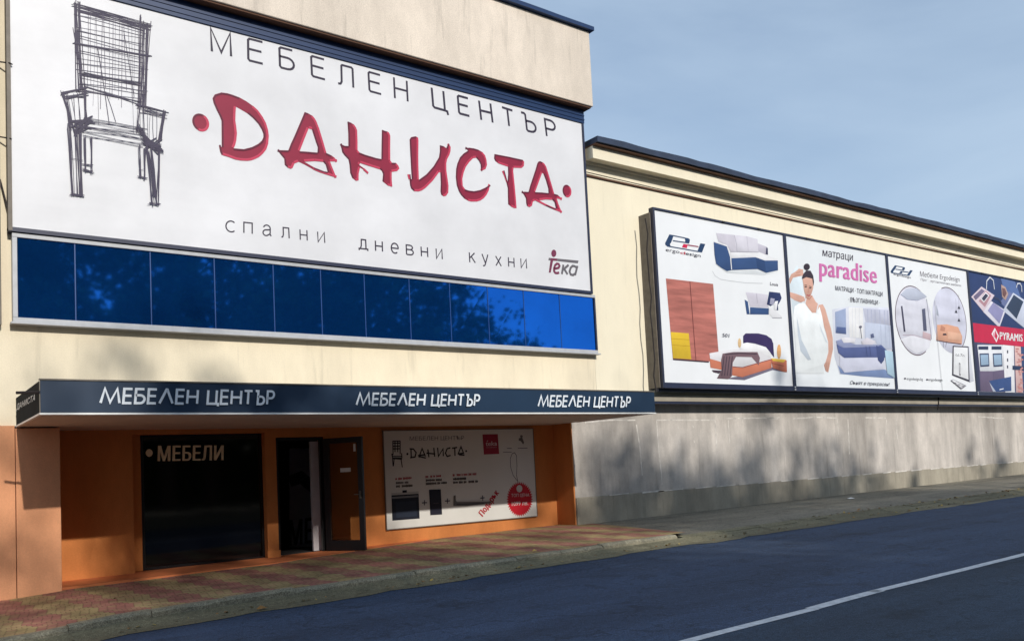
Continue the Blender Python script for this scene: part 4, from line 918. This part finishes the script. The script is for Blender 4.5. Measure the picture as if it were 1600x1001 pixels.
for k in range(34):
    x = 402+rb.uniform(0, 45); y = 620+rb.uniform(0, 320); s.ribbon(t((x,y),(x+14,y+1)), .06, ink(204,142,138))
s.build('kitchen_picture', bb)
s = Sheet(BBY); s.lay = 6
s.wpoly([Vector((a4, BBY, zr0)), Vector((b4, BBY, zr0)), Vector((b4, BBY, zr1)), Vector((a4, BBY, zr1))], ink(206,38,76)); s.up()
s.poly(t((250,475),(280,535),(262,582),(226,520)), ink(246,240,244)); s.up(); s.poly(t((252,492),(270,536),(260,566),(250,540)), ink(206,38,76)); s.poly(t((236,520),(246,500),(250,540),(244,552)), ink(236,150,170))
s.text('PYRAMIS', *t((285,560),(450,576),(285,503)), ink(246,244,246), bold=.03); s.build('red_band', bb)

# ================================================================= promotional board under the canopy
PY = Yw-.045
c0, c1, c2, c3 = [atY(u, v, PY) for u, v in ((605,829), (839,803), (832,670), (599,673))]
bx0_, bx1_ = (c0.x+c3.x)/2, (c1.x+c2.x)/2; bz0_, bz1_ = (c0.z+c1.z)/2, (c2.z+c3.z)/2
pb = empty('promotional_board', (bx0_, PY, bz0_), 'white promotional board with a red price seal on the orange wall beside the door', 'sign')
P = MB(); P.box(bx0_, bx1_, PY, Yw-.003, bz0_, bz1_, mat('board_vinyl', (216,214,208), .55, .06, 1, k=.9)); P.build('panel', pb)
P = MB(); e = .018
P.box(bx0_-e, bx1_+e, PY-.008, PY+.02, bz0_-e, bz0_-.001, M_STEEL); P.box(bx0_-e, bx1_+e, PY-.008, PY+.02, bz1_+.001, bz1_+e, M_STEEL); P.box(bx0_-e, bx0_-.001, PY-.008, PY+.02, bz0_, bz1_, M_STEEL); P.box(bx1_+.001, bx1_+e, PY-.008, PY+.02, bz0_, bz1_, M_STEEL); P.build('frame', pb)
s = Sheet(PY); t = T(600, 665, 11.777); BK = ink(40,36,40)
s.text('МЕБЕЛЕН ЦЕНТЪР', (640,688), (725,686.5), (640,681.5), ink(120,118,122))
for st in ([(160,275),(165,520),(150,520),(165,740)], [(295,275),(295,520)], [(160,280),(300,278)], [(150,590),(330,590)], [(150,560),(320,560)], [(160,600),(330,612)], [(140,510),(150,560)], [(320,500),(330,590)], [(310,600),(335,760)], [(185,600),(172,740)], [(165,320),(295,318)], [(165,370),(295,368)], [(165,420),(295,418)], [(200,280),(200,480)], [(250,280),(250,480)]): s.ribbon(t(*st), .022, BK)
s.build('chair_drawing', pb)
s = Sheet(PY); w_ = .032
s.ell(t((430,515))[0], 1.6, 1.9, BK); s.ell(t((1510,462))[0], 1.4, 1.7, BK)
for st in ([(495,430),(500,580)], [(470,420),(540,425),(590,490),(570,570),(480,585)], [(640,580),(700,415),(760,560)], [(625,545),(745,530)], [(640,560),(770,590)], [(805,430),(825,575)], [(915,400),(930,565)], [(780,500),(940,515)], [(985,400),(1000,560),(1085,420),(1090,555)], [(1220,400),(1160,420),(1130,500),(1160,560),(1225,540)], [(1250,410),(1345,395)], [(1300,405),(1305,550)], [(1360,525),(1415,380),(1465,510)], [(1360,515),(1470,500)], [(1380,530),(1480,535)]): s.ribbon(t(*st), w_, BK)
s.build('brand_lettering', pb)
s = Sheet(PY); t = T(720, 670, 6.677)
s.poly(t((225,55),(385,52),(400,258),(240,265)), ink(158,34,58)); s.up()
s.text('teka', *t((258,175),(375,170),(258,138)), ink(228,200,204), ref='x', bold=.01); s.text('HOUSEHOLD', *t((262,198),(372,193),(262,186)), ink(210,170,178)); s.ell(t((275,125))[0], .9, 1, ink(228,200,204))
s.build('maker_mark', pb)
s = Sheet(PY)
s.ell(t((632,75))[0], 2.2, 2.0, ink(120,116,112)); s.poly(t((605,95),(640,85),(660,140),(650,160),(625,125),(602,118)), ink(110,106,104)); s.ribbon(t((595,200),(695,197)), .014, GT); s.ribbon(t((440,240),(530,240)), .012, GT); s.ribbon(t((480,200),(530,200)), .014, GT)
s.ribbon(t((590,540),(545,480),(520,400),(515,310),(535,255),(560,245),(580,275),(585,380),(580,480),(598,560)), .014, GT); s.build('tag_string', pb)
s = Sheet(PY); cxp, cyp = 614, 730; pts = []
for i in range(80):
    q = 2*pi*i/80; r = 1.0 if i % 2 == 0 else .86
    pts.append((cxp+138*r*cos(q), cyp+185*r*sin(q)))
s.poly(t(*pts), ink(196,28,44)); s.up(); s.ell(t((610,620))[0], 4.6, 5.6, ink(216,214,208))
s.text('ТОП ЦЕНА', *t((525,708),(712,702),(526,674)), ink(236,216,214), bold=.005); s.text('1099 лв.', *t((530,800),(700,790),(530,755)), ink(236,216,214), bold=.005); s.build('price_seal', pb)
s = Sheet(PY)
s.text('Подарък', *t((228,912),(398,668),(182,868)), ink(190,24,44), bold=.05); s.build('gift_lettering', pb)
s = Sheet(PY); t = T(600, 730, 10.0); BO = ink(26,30,44)
s.poly(t((115,432),(540,408),(556,795),(130,828)), BO); s.up(); s.poly(t((118,458),(528,428),(530,460),(122,488)), ink(126,128,132)); s.poly(t((175,540),(500,515),(515,760),(190,785)), ink(38,46,62)); s.poly(t((112,395),(538,370),(540,405),(115,428)), ink(190,188,184)); s.up(); s.ribbon(t((285,375),(355,370)), .05, BO)
s.poly(t((700,345),(885,338),(905,730),(722,742)), ink(34,34,48)); s.up(); s.ribbon(t((770,560),(850,555)), .02, ink(70,60,70))
G2 = ink(110,108,106)
s.poly(t((1085,440),(1115,430),(1120,520),(1500,510),(1700,525),(1640,560),(1280,600),(1080,598)), G2); s.up(); s.ribbon(t((1130,525),(1640,520)), .03, ink(200,198,194)); s.ribbon(t((1130,575),(1560,560)), .02, ink(70,70,74))
for x, y in ((628,548), (988,520), (1620+0,0)):
    if y: s.ribbon(t((x-40,y+2),(x+40,y-2)), .022, GT); s.ribbon(t((x,y-40),(x,y+40)), .022, GT)
t2 = T(720, 670, 6.677); s.ribbon(t2((200,720),(245,714)), .022, GT); s.ribbon(t2((224,690),(226,748)), .022, GT)
s.build('appliance_picture', pb)
s = Sheet(PY); rr = random.Random(4)
def mark(a, b, h, m):                                # a line of print too small to read in the photograph
    n = int(math.hypot(b[0]-a[0], b[1]-a[1])/1.5); x = 0
    for i in range(n):
        if rr.random() < .12: continue
        p = (a[0]+(b[0]-a[0])*(i+.1)/n, a[1]+(b[1]-a[1])*(i+.1)/n); q = (a[0]+(b[0]-a[0])*(i+.85)/n, a[1]+(b[1]-a[1])*(i+.85)/n)
        s.ribbon([p, q], h*rr.uniform(.7, 1.1), m)
R_ = ink(176,40,60)
mark((617.5,748), (643,746), .05, R_); mark((618.5,754), (638,753), .045, BK); mark((618.5,759.5), (644.5,758), .05, BK)
mark((664.5,744.5), (689,743), .05, R_); mark((665,750), (690,749), .05, BK); mark((665,755.5), (698,753.5), .05, BK)
mark((707,742), (744,740), .05, R_); mark((707.5,748), (728,747), .05, BK); mark((707.5,753.5), (746.5,751.5), .05, BK)
s.build('small_print', pb)

# ================================================================= cables
def cable(pts, r, label, name='cable'):
    P = MB(); P.tube(pts, r, M_CABLE, 5); o = P.build(name); tag(o, label, 'cable'); return o
cable([atY(0, 280, -.05), atY(6, 303, -.06), atY(13, 330, -.1), atY(16, 345, -.14)], .012, 'dark cable drooping on the wall at the left of the banner')
cable([atY(0, 97, -.1), atY(16, 99, -.2), atY(19, 101, -.22)], .012, 'short cable tie at the upper left edge of the banner')
cable([atY(0, 214, -.1), atY(18, 217, -.2)], .012, 'short cable tie halfway up the left edge of the banner')
xs_c = [pxs[0]-.2+.03*sin(i*1.7) for i in range(12)]
cable([(xs_c[i], BBY+.05-.03*(i % 2), pzt-.3-i*(pzt-pzb-.2)/11) for i in range(12)], .018, 'dark cable running down the left side of the sofa billboard')
c_ = [atY(912, 268, -.05)]+[Vector((14+i*2.0, -.06, zc[5]+.05-.05*sin(i*.9)**2)) for i in range(1, 16)]
cable(c_, .012, 'thin black wire strung along the wing below its cornice')
cable([(bx1+.1, -.1, bz1), (bx1+.13, -.08, 8.2), (bx1+.11, -.08, 7.0), (bx1+.14, -.08, 5.9)], .012, 'thin black wire hanging down the right edge of the banner')
pp = [atY(1466, 618, -.1), atY(1466.5, 630, -.14), atY(1465, 640, -.1)]
cable(pp, .02, 'short grey drain tube below the third billboard', 'drain_tube')

# ================================================================= litter and weeds
LEAF = [mat('dry_leaf_%d' % i, c, .8, .2, 8) for i, c in enumerate([(150,110,60), (120,86,48), (176,150,80), (96,80,50)])]
P = MB(); rl = random.Random(9)
def leafq(P, x, y, z, sz):
    a = rl.uniform(0, 2*pi); u = Vector((cos(a), sin(a), rl.uniform(-.3, .5)))*sz; v = Vector((-sin(a), cos(a), rl.uniform(-.3, .5)))*sz*.6; c = Vector((x, y, z+sz*.4))
    P.add([c-u, c-v*.8, c+u, c+v], [(0, 1, 2, 3)], rl.choice(LEAF))
for _ in range(420):
    x = rl.uniform(1.5, 40); y = kerbY(x)-.2-abs(rl.gauss(0, .14)); leafq(P, x, y, gz(x)-.18, rl.uniform(.018, .045))
for _ in range(260):
    x = 17+rl.betavariate(1.3, 2)*28; y = -3.45+rl.gauss(0, .1); leafq(P, x, y, gz(x)-.09, rl.uniform(.02, .06))
for _ in range(160):
    x = rl.uniform(14, 34); y = .72-abs(rl.gauss(0, .12)); leafq(P, x, y, gz(x), rl.uniform(.015, .05))
for _ in range(60):
    x = rl.uniform(2, 13); y = rl.uniform(-3.2, .4); leafq(P, x, y, gz(x)-.01-.012*max(0, -y), rl.uniform(.012, .03))
kind(P.build('leaf_litter'), 'stuff')
def scrap(x, y, z, sz, label, m=M_WHITE):
    P = MB(); r = random.Random(int(x*100)); n = 7
    ring = [(x+sz*cos(2*pi*i/n)*r.uniform(.6, 1.1), y+sz*.6*sin(2*pi*i/n)*r.uniform(.6, 1.1), z+r.uniform(.004, .03)) for i in range(n)]
    P.add(ring+[(x, y, z+.05)], [(i, (i+1) % n, n) for i in range(n)], m); tag(P.build('paper_scrap'), label, 'litter')
q = Vector(atY(1390, 772, -1.2)); scrap(22.4, -1.1, gz(22.4)-.02, .17, 'crumpled white paper scrap on the grey pavement below the billboards')
scrap(4.1, -3.95, gz(4.1)-.17, .09, 'small brown lump of dry leaf lying in the gutter by the kerb', LEAF[0])
scrap(9.3, -3.2, gz(9.3)-.03, .05, 'pale yellow paper bit on the red pavers near the kerb', LEAF[2])
WG = [mat('weed_leaf_a', (150,146,60), .8, .2, 6), mat('weed_leaf_b', (104,116,52), .8, .2, 6)]
def weed(x, y, n, h, label):
    P = MB(); z = gz(x)-.01; r = random.Random(int(x*77))
    for _ in range(n):
        a = r.uniform(0, 2*pi); rr_ = r.uniform(0, .22); bx, by = x+rr_*cos(a), y+rr_*sin(a)*.4; hh = h*r.uniform(.4, 1); d = Vector((r.uniform(-.6, .6), r.uniform(-.6, .2), 1)).normalized()*hh; sd = Vector((cos(a), sin(a), 0))*.016
        b0 = Vector((bx, by, z)); P.add([b0-sd, b0+sd, b0+d*.6+sd*1.3, b0+d, b0+d*.6-sd*1.3], [(0, 1, 2, 3, 4)], r.choice(WG))
    tag(P.build('weed'), label, 'weed', 'weeds at the foot of the walls')
weed(14.75, .62, 60, .14, 'yellowish weed tuft at the foot of the grey wall beside the orange shopfront')
weed(15.3, .66, 30, .1, 'smaller weed tuft on the pavement against the dark plinth')
weed(28.5, -3.3, 50, .16, 'dry weed tuft on the broken pavement edge beyond the billboards')

# ================================================================= trees across the road (seen in the glass, and what shades the street)
BARK = mat('tree_bark', (84,70,56), .9, .3, 5, bump=.4, bscale=14)
LV = [mat('tree_leaf_%d' % i, c, .7, .25, 4) for i, c in enumerate([(70,88,42), (86,98,46), (58,74,38), (110,104,50)])]
def make_tree(H, spread, nleaf, seed, top_sparse=.5, hi=.78):
    r = random.Random(seed); T_ = MB(); tips = []
    trunk = [(0, 0, -.4), (.08, .05, H*.15), (-.06, .1, H*.3), (.1, -.05, H*.5), (0, .1, H*.72), (.05, 0, H*.9)]
    T_.tube(trunk, [H*.022, H*.019, H*.017, H*.012, H*.007, H*.003], BARK, 8)
    for i in range(26):
        z = H*r.uniform(.16, .86); a = r.uniform(0, 2*pi); ln = spread*(.55+.5*r.random())*(1.0-.55*max(0, z/H-.35)); up = r.uniform(.15, .6)
        p0 = Vector((0, 0, z)); p1 = p0+Vector((cos(a), sin(a), up*.8))*ln*.5; p2 = p0+Vector((cos(a+.2), sin(a+.2), up))*ln
        rad = H*.008*(1-z/H*.6); T_.tube([p0, p1, p2], [rad, rad*.65, rad*.2], BARK, 5); tips += [p1, p2, (p1+p2)/2]
        for k in range(3):
            q0 = p0.lerp(p2, r.uniform(.35, .9)); q1 = q0+Vector((r.uniform(-1, 1), r.uniform(-1, 1), r.uniform(-.1, .9)))*spread*.35; T_.tube([q0, q1], [rad*.4, rad*.1], BARK, 4); tips.append(q1)
    C_ = MB(); cl = [t_+Vector((r.gauss(0, .5), r.gauss(0, .5), r.gauss(0, .5))) for t_ in tips for _ in range(2)]
    cl += [Vector((r.gauss(0, spread*.45), r.gauss(0, spread*.45), r.uniform(H*.3, H*hi))) for _ in range(60)]
    cl += [Vector((r.gauss(0, spread*.2), r.gauss(0, spread*.2), r.uniform(H*.74, H*.97))) for _ in range(18)]
    for _ in range(nleaf):
        c = r.choice(cl)
        if c.z > H*.72 and r.random() > top_sparse: c = r.choice(cl)
        p = c+Vector((r.gauss(0, .55), r.gauss(0, .55), r.gauss(0, .45))); sz = r.uniform(.16, .36)
        n_ = Vector((r.gauss(0, 1), r.gauss(0, 1), r.gauss(0, 1))).normalized(); u = n_.orthogonal().normalized()*sz; v = n_.cross(u).normalized()*sz*.7
        C_.add([p-u, p-v, p+u, p+v], [(0, 1, 2, 3)], LV[int(r.random()*4)])
    return T_, C_
protos = [make_tree(22.0, 6.0, 7800, 21), make_tree(20.5, 6.4, 7800, 22), make_tree(16.0, 6.0, 9000, 23), make_tree(24.0, 4.6, 2300, 24, .9), make_tree(22.6, 4.8, 6000, 25, .95, .92)]
PM = []
for k, (a, b) in enumerate(protos):
    root = empty('street_tree', (0, 0, 0)); ta = a.build('trunk', root); tb = b.build('crown', root); PM.append((root, ta, tb))
GT_ = 'trees across the road facing the shop'
spots = [(1, -14, -38, 1.0), (0, -7, -37, .97), (1, -1, -39, .93), (3, 2.2, -36.5, 1.0), (0, 5, -38.5, .90), (3, 6.2, -40.5, .98), (1, 10, -39, .93), (4, 14.4, -38, 1.01), (4, 17.6, -40, 1.06), (4, 21.6, -38.5, 1.02), (2, 27, -38, 1.2), (2, 33, -38.5, .95), (2, 39, -39, .8), (2, 49.5, -39, .66), (2, 57, -38, .66)]
ordn = ['first', 'second', 'third', 'fourth', 'fifth', 'sixth', 'seventh', 'eighth', 'ninth', 'tenth', 'eleventh', 'twelfth', 'thirteenth', 'fourteenth', 'fifteenth']
used = set()
for i, (k, x, y, sc) in enumerate(spots):
    root, ta, tb = PM[k]
    if k not in used: used.add(k); o = root
    else:
        o = root.copy(); COL.objects.link(o)
        for ch in (ta, tb): c = ch.copy(); COL.objects.link(c); c.parent = o
    o.location = (x, y, -.2); o.rotation_euler = (0, 0, i*2.4); o.scale = (sc, sc, sc)
    tag(o, '%s green street tree across the road, %s from the left of its row' % (('tall leafy', 'tall broad', 'lower bushy', 'slender thin-leaved', 'dense full-crowned')[k], ordn[i]), 'tree', GT_)

# unseen leafy screen, added behind the trees to block low sky light
P = MB(); rh = random.Random(31)
P.box(-40, 90, -48.6, -47.4, -.5, 5.6, LV[2])
for _ in range(5200):
    x = rh.uniform(-40, 90); y = -48+rh.uniform(-.9, .9); z = rh.uniform(0, 6.3); n_ = Vector((rh.gauss(0, 1), rh.gauss(0, 1), rh.gauss(0, 1))).normalized(); u = n_.orthogonal().normalized()*.3; v = n_.cross(u)*.8; p = Vector((x, y, z))
    P.add([p-u, p-v, p+u, p+v], [(0, 1, 2, 3)], LV[int(rh.random()*3)])
tag(P.build('sky_screen'), 'long unseen leafy screen added behind the street trees to block low sky light', 'sky_screen')
